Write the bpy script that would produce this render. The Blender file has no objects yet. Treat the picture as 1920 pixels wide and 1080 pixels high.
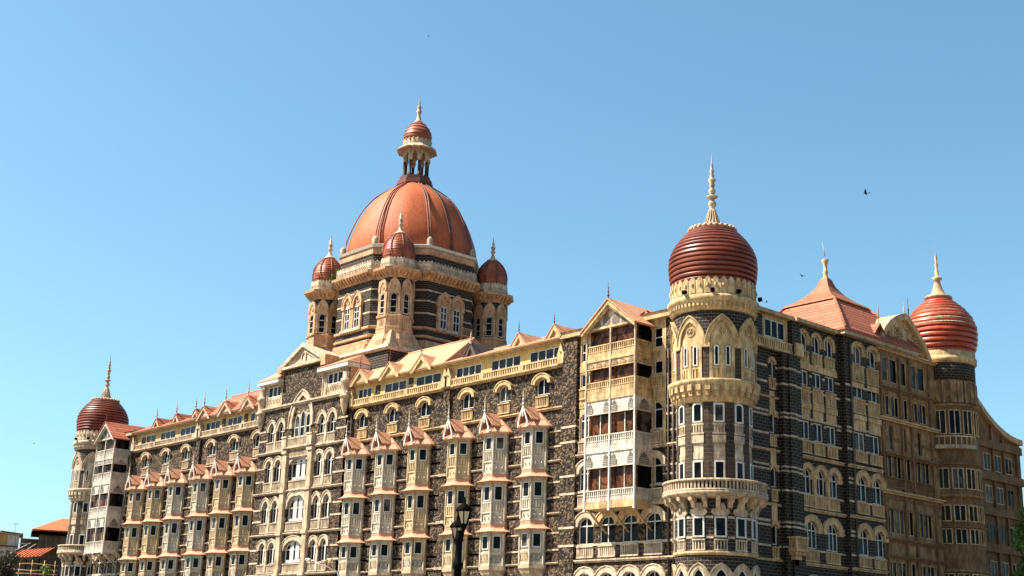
import bpy, bmesh, math, random
from mathutils import Vector, Matrix
R_ = math.radians
random.seed(7)
S = bpy.context.scene
COL = S.collection
# ---------------------------------------------------------------- camera, light, exposure
cd = bpy.data.cameras.new('camera'); cam = bpy.data.objects.new('camera', cd); COL.objects.link(cam)
S.camera = cam
cd.sensor_width = 36.0; cd.lens = 36.0*2472.53/1920.0; cd.clip_start = .5; cd.clip_end = 6000
def _cam():
    yaw, pit, rol = R_(-48.4118), R_(15.9509), R_(1.91562)
    fw = Vector((math.sin(yaw)*math.cos(pit), math.cos(yaw)*math.cos(pit), math.sin(pit)))
    rt = Vector((math.cos(yaw), -math.sin(yaw), 0)); up = rt.cross(fw)
    r2 = rt*math.cos(rol)+up*math.sin(rol); u2 = -rt*math.sin(rol)+up*math.cos(rol)
    m = Matrix((r2, u2, -fw)).transposed().to_4x4(); m.translation = Vector((72.987, -88.870, 1.7))
    return m
cam.matrix_world = _cam()
SUN_EL, SUN_AZ = 53.0, 40.0                       # azimuth: degrees left of the front facade's normal (-Y)
to_sun = Vector((-math.sin(R_(SUN_AZ))*math.cos(R_(SUN_EL)), -math.cos(R_(SUN_AZ))*math.cos(R_(SUN_EL)), math.sin(R_(SUN_EL))))
sl = bpy.data.lights.new('sun', 'SUN'); sl.energy = 5.0; sl.angle = R_(.5); sl.color = (1, .90, .74)
so = bpy.data.objects.new('sun', sl); COL.objects.link(so); so.rotation_euler = to_sun.to_track_quat('Z', 'Y').to_euler(); so.location = (0, -60, 120)
W = bpy.data.worlds.new('World'); S.world = W; W.use_nodes = True
wn = W.node_tree.nodes; sky = wn.new('ShaderNodeTexSky'); sky.sky_type = 'NISHITA'; sky.sun_disc = False
sky.sun_elevation = R_(SUN_EL); sky.sun_rotation = math.atan2(to_sun.x, to_sun.y)
sky.air_density = 1.0; sky.dust_density = 1.5; sky.ozone_density = 2.0; sky.altitude = 0
tint = wn.new('ShaderNodeMixRGB'); tint.blend_type = 'MULTIPLY'; tint.inputs[0].default_value = 1; tint.inputs[2].default_value = (.96, 1.29, 1.24, 1)
W.node_tree.links.new(sky.outputs[0], tint.inputs[1]); W.node_tree.links.new(tint.outputs[0], wn['Background'].inputs[0]); wn['Background'].inputs[1].default_value = .053
S.view_settings.view_transform = 'Standard'; S.view_settings.look = 'None'; S.view_settings.exposure = 1.66; S.view_settings.gamma = 1

# ---------------------------------------------------------------- materials
def mat(name, col, rough=.8, var=.25, scale=1.2, bump=0., bscale=8., col2=None, metal=0., streak=.0, spec=.3, lv=.76):
    col = tuple(c*lv for c in col); col2 = tuple(c*lv for c in col2) if col2 else None
    m = bpy.data.materials.new(name); m.use_nodes = True; t = m.node_tree; n = t.nodes; L = t.links.new
    b = n['Principled BSDF']; b.inputs['Roughness'].default_value = rough; b.inputs['Metallic'].default_value = metal
    b.inputs['Specular IOR Level'].default_value = spec
    tc = n.new('ShaderNodeTexCoord'); src = tc.outputs['Object']
    c2 = col2 or tuple(c*(1-var) for c in col)
    nz = n.new('ShaderNodeTexNoise'); nz.inputs['Scale'].default_value = scale; nz.inputs['Detail'].default_value = 8; nz.inputs['Roughness'].default_value = .65
    L(src, nz.inputs['Vector'])
    rp = n.new('ShaderNodeValToRGB'); rp.color_ramp.elements[0].position = .36; rp.color_ramp.elements[1].position = .64
    rp.color_ramp.elements[0].color = (*c2, 1); rp.color_ramp.elements[1].color = (*col, 1)
    L(nz.outputs['Fac'], rp.inputs[0]); out = rp.outputs[0]
    if streak:
        mp = n.new('ShaderNodeMapping'); mp.inputs['Scale'].default_value = (2.4, 2.4, .6); L(src, mp.inputs[0])
        n2 = n.new('ShaderNodeTexNoise'); n2.inputs['Scale'].default_value = 1.6; n2.inputs['Detail'].default_value = 6; L(mp.outputs[0], n2.inputs['Vector'])
        r2 = n.new('ShaderNodeValToRGB'); r2.color_ramp.elements[0].position = .38; r2.color_ramp.elements[1].position = .6
        k = 1-streak; r2.color_ramp.elements[0].color = (k, k*.95, k*.88, 1); r2.color_ramp.elements[1].color = (1, 1, 1, 1)
        L(n2.outputs['Fac'], r2.inputs[0])
        mx = n.new('ShaderNodeMixRGB'); mx.blend_type = 'MULTIPLY'; mx.inputs[0].default_value = 1
        L(out, mx.inputs[1]); L(r2.outputs[0], mx.inputs[2]); out = mx.outputs[0]
    L(out, b.inputs['Base Color'])
    if bump:
        n3 = n.new('ShaderNodeTexNoise'); n3.inputs['Scale'].default_value = bscale; n3.inputs['Detail'].default_value = 6; L(src, n3.inputs['Vector'])
        bp = n.new('ShaderNodeBump'); bp.inputs['Strength'].default_value = bump; bp.inputs['Distance'].default_value = .05
        L(n3.outputs['Fac'], bp.inputs['Height']); L(bp.outputs[0], b.inputs['Normal'])
    return m
def uvz(t, src):
    """vector (x+y, z, 0): courses run level on every wall"""
    n = t.nodes; L = t.links.new
    sp = n.new('ShaderNodeSeparateXYZ'); L(src, sp.inputs[0]); ad = n.new('ShaderNodeMath'); ad.operation = 'ADD'
    L(sp.outputs[0], ad.inputs[0]); L(sp.outputs[1], ad.inputs[1]); cb = n.new('ShaderNodeCombineXYZ')
    L(ad.outputs[0], cb.inputs[0]); L(sp.outputs[2], cb.inputs[1]); return cb.outputs[0]
def masonry(name, c1, c2, mortar, bw, rh, msize, rough_face, rough=.85, noise=.5, spk=None):
    m = bpy.data.materials.new(name); m.use_nodes = True; t = m.node_tree; n = t.nodes; L = t.links.new
    b = n['Principled BSDF']; b.inputs['Roughness'].default_value = rough; b.inputs['Specular IOR Level'].default_value = .3
    tc = n.new('ShaderNodeTexCoord'); src = tc.outputs['Object']; v = uvz(t, src)
    dn = n.new('ShaderNodeTexNoise'); dn.inputs['Scale'].default_value = 2.5; L(src, dn.inputs['Vector'])
    dm = n.new('ShaderNodeMixRGB'); dm.blend_type = 'LINEAR_LIGHT'; dm.inputs[0].default_value = .02+.05*rough_face; L(v, dm.inputs[1]); L(dn.outputs['Color'], dm.inputs[2])
    bk = n.new('ShaderNodeTexBrick'); bk.inputs['Scale'].default_value = 1; bk.inputs['Brick Width'].default_value = bw; bk.inputs['Row Height'].default_value = rh
    bk.inputs['Mortar Size'].default_value = msize; bk.inputs['Mortar Smooth'].default_value = .3; bk.inputs['Bias'].default_value = -.1
    bk.inputs['Color1'].default_value = (*c1, 1); bk.inputs['Color2'].default_value = (*c2, 1); bk.inputs['Mortar'].default_value = (*mortar, 1)
    L(dm.outputs[0], bk.inputs['Vector'])
    nz = n.new('ShaderNodeTexNoise'); nz.inputs['Scale'].default_value = 5; nz.inputs['Detail'].default_value = 8; nz.inputs['Roughness'].default_value = .7; L(src, nz.inputs['Vector'])
    rp = n.new('ShaderNodeValToRGB'); rp.color_ramp.elements[0].position = .35; rp.color_ramp.elements[1].position = .68
    rp.color_ramp.elements[0].color = (1-noise,)*3+(1,); rp.color_ramp.elements[1].color = (1+noise,)*3+(1,)
    L(nz.outputs['Fac'], rp.inputs[0]); mx = n.new('ShaderNodeMixRGB'); mx.blend_type = 'MULTIPLY'; mx.inputs[0].default_value = 1
    L(bk.outputs['Color'], mx.inputs[1]); L(rp.outputs[0], mx.inputs[2]); out = mx.outputs[0]
    if spk:
        vo = n.new('ShaderNodeTexVoronoi'); vo.inputs['Scale'].default_value = 5.0; L(src, vo.inputs['Vector'])
        sr = n.new('ShaderNodeSeparateXYZ'); L(vo.outputs['Color'], sr.inputs[0])
        r3 = n.new('ShaderNodeValToRGB'); r3.color_ramp.elements[0].position = .60; r3.color_ramp.elements[1].position = .80
        r3.color_ramp.elements[0].color = (0, 0, 0, 1); r3.color_ramp.elements[1].color = (1, 1, 1, 1); L(sr.outputs[0], r3.inputs[0])
        m3 = n.new('ShaderNodeMixRGB'); m3.inputs[2].default_value = (*spk, 1); L(out, m3.inputs[1])
        mu = n.new('ShaderNodeMath'); mu.operation = 'MULTIPLY'; mu.inputs[1].default_value = .34; L(r3.outputs[0], mu.inputs[0]); L(mu.outputs[0], m3.inputs[0]); out = m3.outputs[0]
    L(out, b.inputs['Base Color'])
    v2 = n.new('ShaderNodeTexVoronoi'); v2.feature = 'SMOOTH_F1'; v2.inputs['Scale'].default_value = 5.0; L(src, v2.inputs['Vector'])
    n4 = n.new('ShaderNodeTexNoise'); n4.inputs['Scale'].default_value = 9; n4.inputs['Detail'].default_value = 5; L(src, n4.inputs['Vector'])
    s1 = n.new('ShaderNodeMath'); s1.operation = 'MULTIPLY_ADD'; s1.inputs[1].default_value = -.8; L(v2.outputs['Distance'], s1.inputs[0]); L(n4.outputs['Fac'], s1.inputs[2])
    s2 = n.new('ShaderNodeMath'); s2.operation = 'MULTIPLY_ADD'; s2.inputs[1].default_value = -.25; L(bk.outputs['Fac'], s2.inputs[0]); L(s1.outputs[0], s2.inputs[2])
    bp = n.new('ShaderNodeBump'); bp.inputs['Strength'].default_value = .3+.7*rough_face; bp.inputs['Distance'].default_value = .03+.3*rough_face
    L(s2.outputs[0], bp.inputs['Height']); L(bp.outputs[0], b.inputs['Normal'])
    return m
def tiled(name, c1, c2, gap, bw=.35, rh=.3, smooth=0.):
    """roof covering: courses follow the slope's height"""
    return masonry(name, c1, c2, gap, bw, rh, .045, .06, .7, .3)
def glassy(name, col, rough=.08, var=None, vs=.7, sp=.08, curtain=None):
    m = bpy.data.materials.new(name); m.use_nodes = True; t = m.node_tree; n = t.nodes; L = t.links.new; b = n['Principled BSDF']
    b.inputs['Base Color'].default_value = (*col, 1); b.inputs['Roughness'].default_value = rough; b.inputs['Specular IOR Level'].default_value = sp
    tc = n.new('ShaderNodeTexCoord')
    if var:
        nz = n.new('ShaderNodeTexNoise'); nz.inputs['Scale'].default_value = vs; nz.inputs['Detail'].default_value = 3; nz.inputs['Distortion'].default_value = 1.4
        L(tc.outputs['Object'], nz.inputs['Vector'])
        rp = n.new('ShaderNodeValToRGB'); rp.color_ramp.elements[0].position = .44; rp.color_ramp.elements[1].position = .58
        rp.color_ramp.elements[0].color = (*col, 1); rp.color_ramp.elements[1].color = (*var, 1); L(nz.outputs['Fac'], rp.inputs[0]); L(rp.outputs[0], b.inputs['Base Color'])
    if curtain:
        oi = n.new('ShaderNodeObjectInfo'); rp = n.new('ShaderNodeValToRGB'); rp.color_ramp.interpolation = 'CONSTANT'; e = rp.color_ramp.elements
        e[0].color = (*col, 1); e[1].position = .62; e[1].color = (*[c*2.6 for c in col], 1); k = e.new(.84); k.color = (*curtain, 1); L(oi.outputs['Random'], rp.inputs[0])
        nz = n.new('ShaderNodeTexNoise'); nz.inputs['Scale'].default_value = 1.1; L(tc.outputs['Object'], nz.inputs['Vector'])
        r2 = n.new('ShaderNodeValToRGB'); r2.color_ramp.elements[0].position = .45; r2.color_ramp.elements[1].position = .55; r2.color_ramp.elements[0].color = (.25, .25, .25, 1); L(nz.outputs['Fac'], r2.inputs[0])
        mx = n.new('ShaderNodeMixRGB'); mx.blend_type = 'MULTIPLY'; mx.inputs[0].default_value = 1; L(rp.outputs[0], mx.inputs[1]); L(r2.outputs[0], mx.inputs[2]); L(mx.outputs[0], b.inputs['Base Color'])
    n2 = n.new('ShaderNodeTexNoise'); n2.inputs['Scale'].default_value = .8; L(tc.outputs['Object'], n2.inputs['Vector'])
    bp = n.new('ShaderNodeBump'); bp.inputs['Strength'].default_value = .12; bp.inputs['Distance'].default_value = .1; L(n2.outputs['Fac'], bp.inputs['Height']); L(bp.outputs[0], b.inputs['Normal'])
    return m
M = {}
M['rock'] = masonry('rock_faced_basalt', (.006, .004, .003), (.078, .044, .025), (.004, .003, .002), .40, .25, .030, .8, .9, .6, (.36, .24, .15))
M['dress'] = masonry('dressed_basalt', (.005, .0035, .003), (.016, .011, .0075), (.16, .11, .07), .72, .30, .020, .12, .75, .4)
M['pier'] = masonry('smooth_basalt_pier', (.020, .012, .007), (.045, .027, .015), (.10, .07, .045), 2.4, .36, .016, .05, .75, .3)
M['cream'] = mat('cream_stone', (.69, .52, .36), .8, .46, .9, .25, 9, streak=.36)
M['gold'] = mat('golden_stone', (.76, .53, .275), .8, .46, .9, .25, 9, streak=.36)
M['tan'] = mat('tan_stone', (.80, .53, .28), .8, .35, .8, .25, 9, streak=.35)
M['pale'] = mat('pale_stone', (.76, .60, .44), .8, .46, 1.2, .2, 9, streak=.34)
M['pinkstone'] = mat('pink_sandstone', (.74, .45, .26), .8, .4, .9, .25, 9, streak=.3)
M['brown'] = mat('brown_stucco', (.30, .16, .075), .85, .4, .6, .3, 6, streak=.4)
M['stucco'] = mat('dark_tan_stucco', (.46, .27, .13), .85, .5, .7, .3, 7, streak=.5)
M['yellow'] = mat('yellow_limewash', (.78, .52, .19), .8, .3, .8, .15, 8, streak=.25)
M['white'] = mat('white_paint', (.74, .71, .67), .5, .18, 1.5, 0, streak=.15)
M['cwhite'] = mat('weathered_white_paint', (.72, .66, .58), .6, .3, 1.3, .1, 12, streak=.35)
M['lead'] = mat('grey_louvre_paint', (.16, .13, .115), .6, .3, 3)
M['tile'] = tiled('salmon_clay_tile', (.40, .165, .09), (.48, .22, .125), (.2, .07, .04), 5., .3)
M['sheet'] = mat('salmon_sheet_roof', (.60, .30, .165), .65, .22, .9, .2, 5, col2=(.50, .25, .14), streak=.2)
M['bayroof'] = mat('pale_salmon_sheet', (.62, .315, .195), .6, .2, 1.4, .15, 5, col2=(.55, .27, .17), streak=.2)
M['rtile'] = tiled('red_clay_tile', (.27, .070, .032), (.36, .11, .052), (.03, .009, .006), 7., .42)
M['maroon'] = mat('maroon_metal', (.17, .042, .030), .5, .3, 2)
M['dome'] = mat('dome_red_paint', (.50, .135, .055), .6, .16, .16, .0, 3, col2=(.41, .098, .04), streak=.18, spec=.15)
M['band'] = mat('banded_dome_paint', (.235, .050, .026), .42, .40, .7, .05, 6, streak=.12, spec=.35)
M['sidepaint'] = mat('bright_red_dome_paint', (.52, .085, .035), .42, .3, .7, .05, 6, streak=.2, spec=.35)
M['ribred'] = mat('rib_red', (.20, .05, .028), .55, .3, 2)
M['turretpaint'] = mat('turret_dome_paint', (.37, .095, .045), .45, .3, .7, .05, 6, streak=.15, spec=.3)
M['glass'] = glassy('dark_window_glass', (.005, .005, .006), .1, curtain=(.075, .065, .055))
M['aglass'] = glassy('attic_window_glass', (.010, .013, .018), .08, (.03, .035, .04), .6, .12)
M['bglass'] = glassy('brown_verandah_glass', (.028, .010, .006), .14, (.11, .040, .016), .8)
M['iron'] = mat('black_iron', (.0022, .0022, .0022), .7, .3, 6, spec=.03)
M['lampglass'] = glassy('frosted_lamp_glass', (.30, .27, .20), .25)
M['pipe'] = mat('pipe_paint', (.10, .07, .055), .5, .3, 3)
def bay_mat():
    m = mat('bay_panel_stone', (.68, .60, .49), .75, .35, 1.3, .2, 10, streak=.3); t = m.node_tree; n = t.nodes; b = n['Principled BSDF']
    src = b.inputs['Base Color'].links[0].from_socket
    oi = n.new('ShaderNodeObjectInfo'); rp = n.new('ShaderNodeValToRGB'); rp.color_ramp.interpolation = 'EASE'
    rp.color_ramp.elements[0].position = .45; rp.color_ramp.elements[1].position = .7
    rp.color_ramp.elements[0].color = (1, 1, 1, 1); rp.color_ramp.elements[1].color = (1.0, .86, .64, 1)
    t.links.new(oi.outputs['Random'], rp.inputs[0]); mx = n.new('ShaderNodeMixRGB'); mx.blend_type = 'MULTIPLY'; mx.inputs[0].default_value = 1
    t.links.new(src, mx.inputs[1]); t.links.new(rp.outputs[0], mx.inputs[2]); t.links.new(mx.outputs[0], b.inputs['Base Color']); return m
M['bay'] = bay_mat()

# ---------------------------------------------------------------- frames and mesh builder
def FR(y0):  return lambda s, d, z: Vector((s, y0-d, z))           # a wall that faces -Y
def SD(x0):  return lambda s, d, z: Vector((x0+d, s, z))           # a wall that faces +X
def CY(cx, cy, r, az0):                                            # a round wall; s is arc length
    def f(s, d, z):
        a = R_(az0)+s/r; return Vector((cx+(r+d)*math.cos(a), cy+(r+d)*math.sin(a), z))
    f.round = True; return f
def PL(ox, oy, az):                                                # a flat wall facing azimuth az
    n = Vector((math.cos(R_(az)), math.sin(R_(az)), 0)); t = Vector((-n.y, n.x, 0)); o = Vector((ox, oy, 0))
    return lambda s, d, z: o+t*s+n*d+Vector((0, 0, z))
class MB:
    def __init__(s): s.v = []; s.f = []; s.m = []; s.cur = 0; s.sm = []; s.smooth = False; s.cuts = []
    def mark(s): s.cuts.append((len(s.v), len(s.f)))                   # the next shape is a piece of its own
    def add(s, pts, faces):
        o = len(s.v); s.v += [tuple(p) for p in pts]
        for f in faces: s.f.append(tuple(i+o for i in f)); s.m.append(s.cur); s.sm.append(s.smooth)
    def box(s, F, s0, s1, d0, d1, z0, z1):
        n = max(1, int(abs(s1-s0)/.35)) if hasattr(F, 'round') else 1
        for k in range(n):
            a = s0+(s1-s0)*k/n; b = s0+(s1-s0)*(k+1)/n
            p = [F(x, d, z) for z in (z0, z1) for x, d in ((a, d0), (b, d0), (b, d1), (a, d1))]
            fs = [(0, 3, 2, 1), (4, 5, 6, 7), (0, 1, 5, 4), (2, 3, 7, 6)]
            if k == 0: fs.append((3, 0, 4, 7))
            if k == n-1: fs.append((1, 2, 6, 5))
            s.add(p, fs)
    def loft(s, F, rings, cap=True):
        """rings: [(plan points (s,d), z)], all of the same length"""
        n = len(rings[0][0]); P = []; fs = []
        for pts, z in rings: P += [F(a, b, z) for a, b in pts]
        for k in range(len(rings)-1):
            for i in range(n):
                j = (i+1) % n; fs.append((k*n+i, k*n+j, (k+1)*n+j, (k+1)*n+i))
        if cap: fs.append(tuple(range(n-1, -1, -1))); fs.append(tuple(range((len(rings)-1)*n, len(rings)*n)))
        s.add(P, fs)
    def prism(s, F, out, d0, d1):
        """a face outline (s,z) pushed through the wall from d0 to d1"""
        n = len(out); P = [F(a, d0, b) for a, b in out]+[F(a, d1, b) for a, b in out]
        s.add(P, [tuple(range(n-1, -1, -1)), tuple(range(n, 2*n))]+[(i, (i+1) % n, (i+1) % n+n, i+n) for i in range(n)])
    def strip(s, F, inn, out, d0, d1):
        """band between two open curves of the same length, pushed from d0 to d1"""
        n = len(inn); P = []
        for i in range(n):
            P += [F(inn[i][0], d0, inn[i][1]), F(out[i][0], d0, out[i][1]), F(out[i][0], d1, out[i][1]), F(inn[i][0], d1, inn[i][1])]
        fs = []
        for i in range(n-1):
            for k in range(4):
                l = (k+1) % 4; fs.append((4*i+k, 4*i+l, 4*i+4+l, 4*i+4+k))
        fs += [(0, 1, 2, 3), (4*n-1, 4*n-2, 4*n-3, 4*n-4)]; s.add(P, fs)
    def lathe(s, c, prof, seg=32, ph=0., oct_=0., smooth=True, a0=0., a1=360., hard=False):
        if hard:                                                     # keep every step of the profile crisp
            for k in range(len(prof)-1): s.lathe(c, prof[k:k+2], seg, ph, oct_, smooth, a0, a1, None)
            return
        full = abs(a1-a0-360) < 1e-6; n = seg if full else seg+1; P = []; fs = []
        for r, z in prof:
            for i in range(n):
                a = R_(ph+a0+(a1-a0)*i/seg); k = 1.
                if oct_:
                    b = ((math.degrees(a)-ph+22.5) % 45)-22.5; k = 1-oct_+oct_*math.cos(R_(22.5))/math.cos(R_(b))
                P.append((c[0]+r*k*math.cos(a), c[1]+r*k*math.sin(a), c[2]+z))
        for k in range(len(prof)-1):
            for i in range(n if full else n-1):
                j = (i+1) % n; fs.append((k*n+i, k*n+j, (k+1)*n+j, (k+1)*n+i))
        o = s.smooth; s.smooth = smooth; s.add(P, fs); s.smooth = False
        if full and hard is not None: s.add(P[:n], [tuple(range(n-1, -1, -1))]); s.add(P[-n:], [tuple(range(n))])
        s.smooth = o
    def panel(s, F, s0, s1, zb, tf, d0, d1, n=10):
        """a curved infill: level foot zb, head tf(s)"""
        P = []; fs = []
        for i in range(n+1):
            x = s0+(s1-s0)*i/n; z = max(tf(x), zb+.01); P += [F(x, d0, zb), F(x, d1, zb), F(x, d1, z), F(x, d0, z)]
        for i in range(n):
            for k in range(4): l = (k+1) % 4; fs.append((4*i+k, 4*i+l, 4*i+4+l, 4*i+4+k))
        s.add(P, fs+[(0, 1, 2, 3), (4*n+3, 4*n+2, 4*n+1, 4*n)])
    def tube(s, p, r0, r1=None, seg=8):
        """tube along points"""
        r1 = r0 if r1 is None else r1; p = [Vector(q) for q in p]; n = len(p); P = []; fs = []
        for i, q in enumerate(p):
            t = (p[min(i+1, n-1)]-p[max(i-1, 0)]).normalized(); a = t.cross(Vector((0, 0, 1)))
            a = a.normalized() if a.length > 1e-3 else Vector((1, 0, 0)); b = t.cross(a); r = r0+(r1-r0)*i/max(1, n-1)
            for k in range(seg): P.append(q+a*r*math.cos(2*math.pi*k/seg)+b*r*math.sin(2*math.pi*k/seg))
        for i in range(n-1):
            for k in range(seg): l = (k+1) % seg; fs.append((i*seg+k, i*seg+l, (i+1)*seg+l, (i+1)*seg+k))
        fs += [tuple(range(seg-1, -1, -1)), tuple(range((n-1)*seg, n*seg))]; o = s.smooth; s.smooth = True; s.add(P, fs); s.smooth = o
    def ball(s, c, r, sz=1., seg=10):
        s.lathe(c, [(max(1e-3, r*math.sin(math.pi*i/8)), -r*sz*math.cos(math.pi*i/8)) for i in range(9)], seg)
    def build(s, name, mats, parent=None, loc=None):
        if s.cuts:
            c = s.cuts+[(len(s.v), len(s.f))]; s.cuts = []; o = None
            for (v0, f0), (v1, f1) in zip(c, c[1:]):
                if f1 == f0: continue
                q = MB(); q.v = s.v[v0:v1]; q.f = [tuple(i-v0 for i in f) for f in s.f[f0:f1]]; q.m = s.m[f0:f1]; q.sm = s.sm[f0:f1]; o = q.build(name, mats, parent, loc)
            return o
        me = bpy.data.meshes.new(name); me.from_pydata(s.v, [], s.f)
        for m in (mats if isinstance(mats, (list, tuple)) else [mats]): me.materials.append(M[m] if isinstance(m, str) else m)
        me.polygons.foreach_set('material_index', s.m); me.polygons.foreach_set('use_smooth', s.sm)
        bm = bmesh.new(); bm.from_mesh(me); bmesh.ops.recalc_face_normals(bm, faces=bm.faces); bm.to_mesh(me); bm.free(); me.update()
        o = bpy.data.objects.new(name, me); COL.objects.link(o)
        if parent: o.parent = parent
        if loc: o.location = loc
        return o
def tag(o, label, cat, group=None, kind=None):
    if label: o['label'] = label
    if cat: o['category'] = cat
    if group: o['group'] = group
    if kind: o['kind'] = kind
    return o
def thing(name, label, cat, loc=(0, 0, 0), group=None, rz=0):
    o = bpy.data.objects.new(name, None); COL.objects.link(o); o.location = loc; o.rotation_euler = (0, 0, rz); o.empty_display_size = .2
    return tag(o, label, cat, group)
def copy_tree(o, parent):
    c = o.copy(); COL.objects.link(c); c.parent = parent
    for ch in list(o.children): copy_tree(ch, c)
    return c

def courses(ctrl, n, bulge, groove=.06):
    L = [0.]
    for (r0, z0), (r1, z1) in zip(ctrl, ctrl[1:]): L.append(L[-1]+math.hypot(r1-r0, z1-z0))
    def at(s):
        for i in range(len(ctrl)-1):
            if s <= L[i+1] or i == len(ctrl)-2:
                f = (s-L[i])/(L[i+1]-L[i]); (r0, z0), (r1, z1) = ctrl[i], ctrl[i+1]; l = L[i+1]-L[i]
                return r0+(r1-r0)*f, z0+(z1-z0)*f, (z1-z0)/l, -(r1-r0)/l
    P = []
    for k in range(n):
        for t, o in ((0, -groove), (.10, bulge*.55), (.28, bulge), (.62, bulge*.95), (.86, bulge*.35), (.97, -groove)):
            r, z, nr, nz = at(L[-1]*(k+t)/n); P.append((max(.02, r+nr*o), z+nz*o))
    return P
# ---------------------------------------------------------------- facade vocabulary
def arc(a, r, kind='round', n=9):
    if kind == 'flat' or r <= 0: return [(a, 0), (-a, 0)]
    if kind == 'point':
        Rr = (a*a+r*r)/(2*a); cx = a-Rr; th = math.atan2(r, -cx); h = n//2
        rt = [(cx+Rr*math.cos(th*i/h), Rr*math.sin(th*i/h)) for i in range(h+1)]
        return rt+[(-x, z) for x, z in rt[-2::-1]]
    return [(a*math.cos(math.pi*i/(n-1)), r*math.sin(math.pi*i/(n-1))) for i in range(n)]
def outl(s, z0, w, h, kind, r, i=0.):
    """outline of an opening: sill at z0, jamb height h, arch rise r"""
    a = w/2-i; top = arc(a, max(r-i, .001) if r else 0, kind); hh = h-(i if not r else 0)
    return [(s-a, z0+i), (s+a, z0+i)]+[(s+x, z0+hh+z) for x, z in top]
def arch_h(x, a, r, kind):
    if r <= 0 or abs(x) >= a: return 0
    if kind == 'point': Rr = (a*a+r*r)/(2*a); return math.sqrt(max(0, Rr*Rr-(abs(x)+Rr-a)**2))
    return r*math.sqrt(1-(x/a)**2)
def win(P, nm, F, ops, s, z0, w, h, kind='flat', r=0, lights=2, tr=None, d=-.22, fr=.10, fm='white', gm='glass', hood=None, bal=None, mull=.09, two=False, tr2=None, label=None):
    """a window: white frame with pane, arch hood and balustrade panel as its pieces"""
    if ops is not None: ops.append((s, z0, w, h, kind, r))
    m = MB(); o = outl(s, z0, w, h, kind, r); i = outl(s, z0, w, h, kind, r, fr)
    m.strip(F, i+[i[0]], o+[o[0]], d, d+.11)
    a = w/2-fr
    for k in range(1, lights):
        x = -a+2*a*k/lights; m.box(F, s+x-mull/2, s+x+mull/2, d+.012, d+.098, z0+fr*.9, z0+h+arch_h(x, w/2, r, kind)-fr*.9)
    for q in ([tr] if tr else [])+([tr2] if tr2 else []): m.box(F, s-a, s+a, d+.006, d+.092, z0+q-.05, z0+q+.05)
    mg = P is not H                                                     # inside a part the window is one mesh, else it has pieces
    W_ = None if mg else m.build(nm, fm, P)
    acc = [(m, fm)]
    def put(q, name, mm): acc.append((q, mm)) if mg else q.build(name, mm, W_)
    g = MB(); g.prism(F, outl(s, z0, w, h, kind, r, fr*.5), d-.03, d+.03); put(g, 'pane', gm)
    if hood:
        bw, pj, hm, leg = hood; hd = MB(); a = w/2
        inn = [(s+x, z0+h+z) for x, z in arc(a-.01, r, kind)]; out = [(s+x*(a+bw)/a, z0+h+z*(r+bw)/max(r, .01)) for x, z in arc(a, r, kind)]
        if leg: inn = [(s+a-.01, z0+h-leg)]+inn+[(s-a+.01, z0+h-leg)]; out = [(s+a+bw, z0+h-leg)]+out+[(s-a-bw, z0+h-leg)]
        hd.strip(F, inn, out, -.26, pj)
        o2 = [(x, z) for x, z in out]; o3 = [(s+(x-s)*1.06, z+.09) for x, z in out]
        hd.strip(F, o2, o3, 0, pj+.07)
        put(hd, 'arch_hood', hm)
    if bal:
        b0, b1, bmn = bal[:3]; bx = bal[3] if len(bal) > 3 else w/2+.08; b = MB()
        b.box(F, s-bx, s+bx, -.1, .20, b1-.11, b1); b.box(F, s-bx, s+bx, -.1, .17, b0, b0+.13)
        b.box(F, s-bx+.02, s+bx-.02, -.2, -.06, b0+.11, b1-.1)
        n = max(3, int(2*bx/.24)); st = 2*bx/n
        for k in range(n+1):
            x = s-bx+k*st; x = min(max(x, s-bx+.06), s+bx-.06); b.box(F, x-.055, x+.055, -.08, .12, b0+.12, b1-.10)
        put(b, 'balustrade', bmn)
    if mg:
        t = MB()
        for k, (q, _) in enumerate(acc): t.cur = k; t.add(q.v, q.f)
        W_ = t.build(nm, [mm for _, mm in acc], P)
    return W_
def inside(ops, x, z):
    for s, z0, w, h, kind, r in ops:
        if abs(x-s) < w/2 and z0 < z < z0+h+arch_h(x-s, w/2, r, kind): return True
    return False
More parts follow.
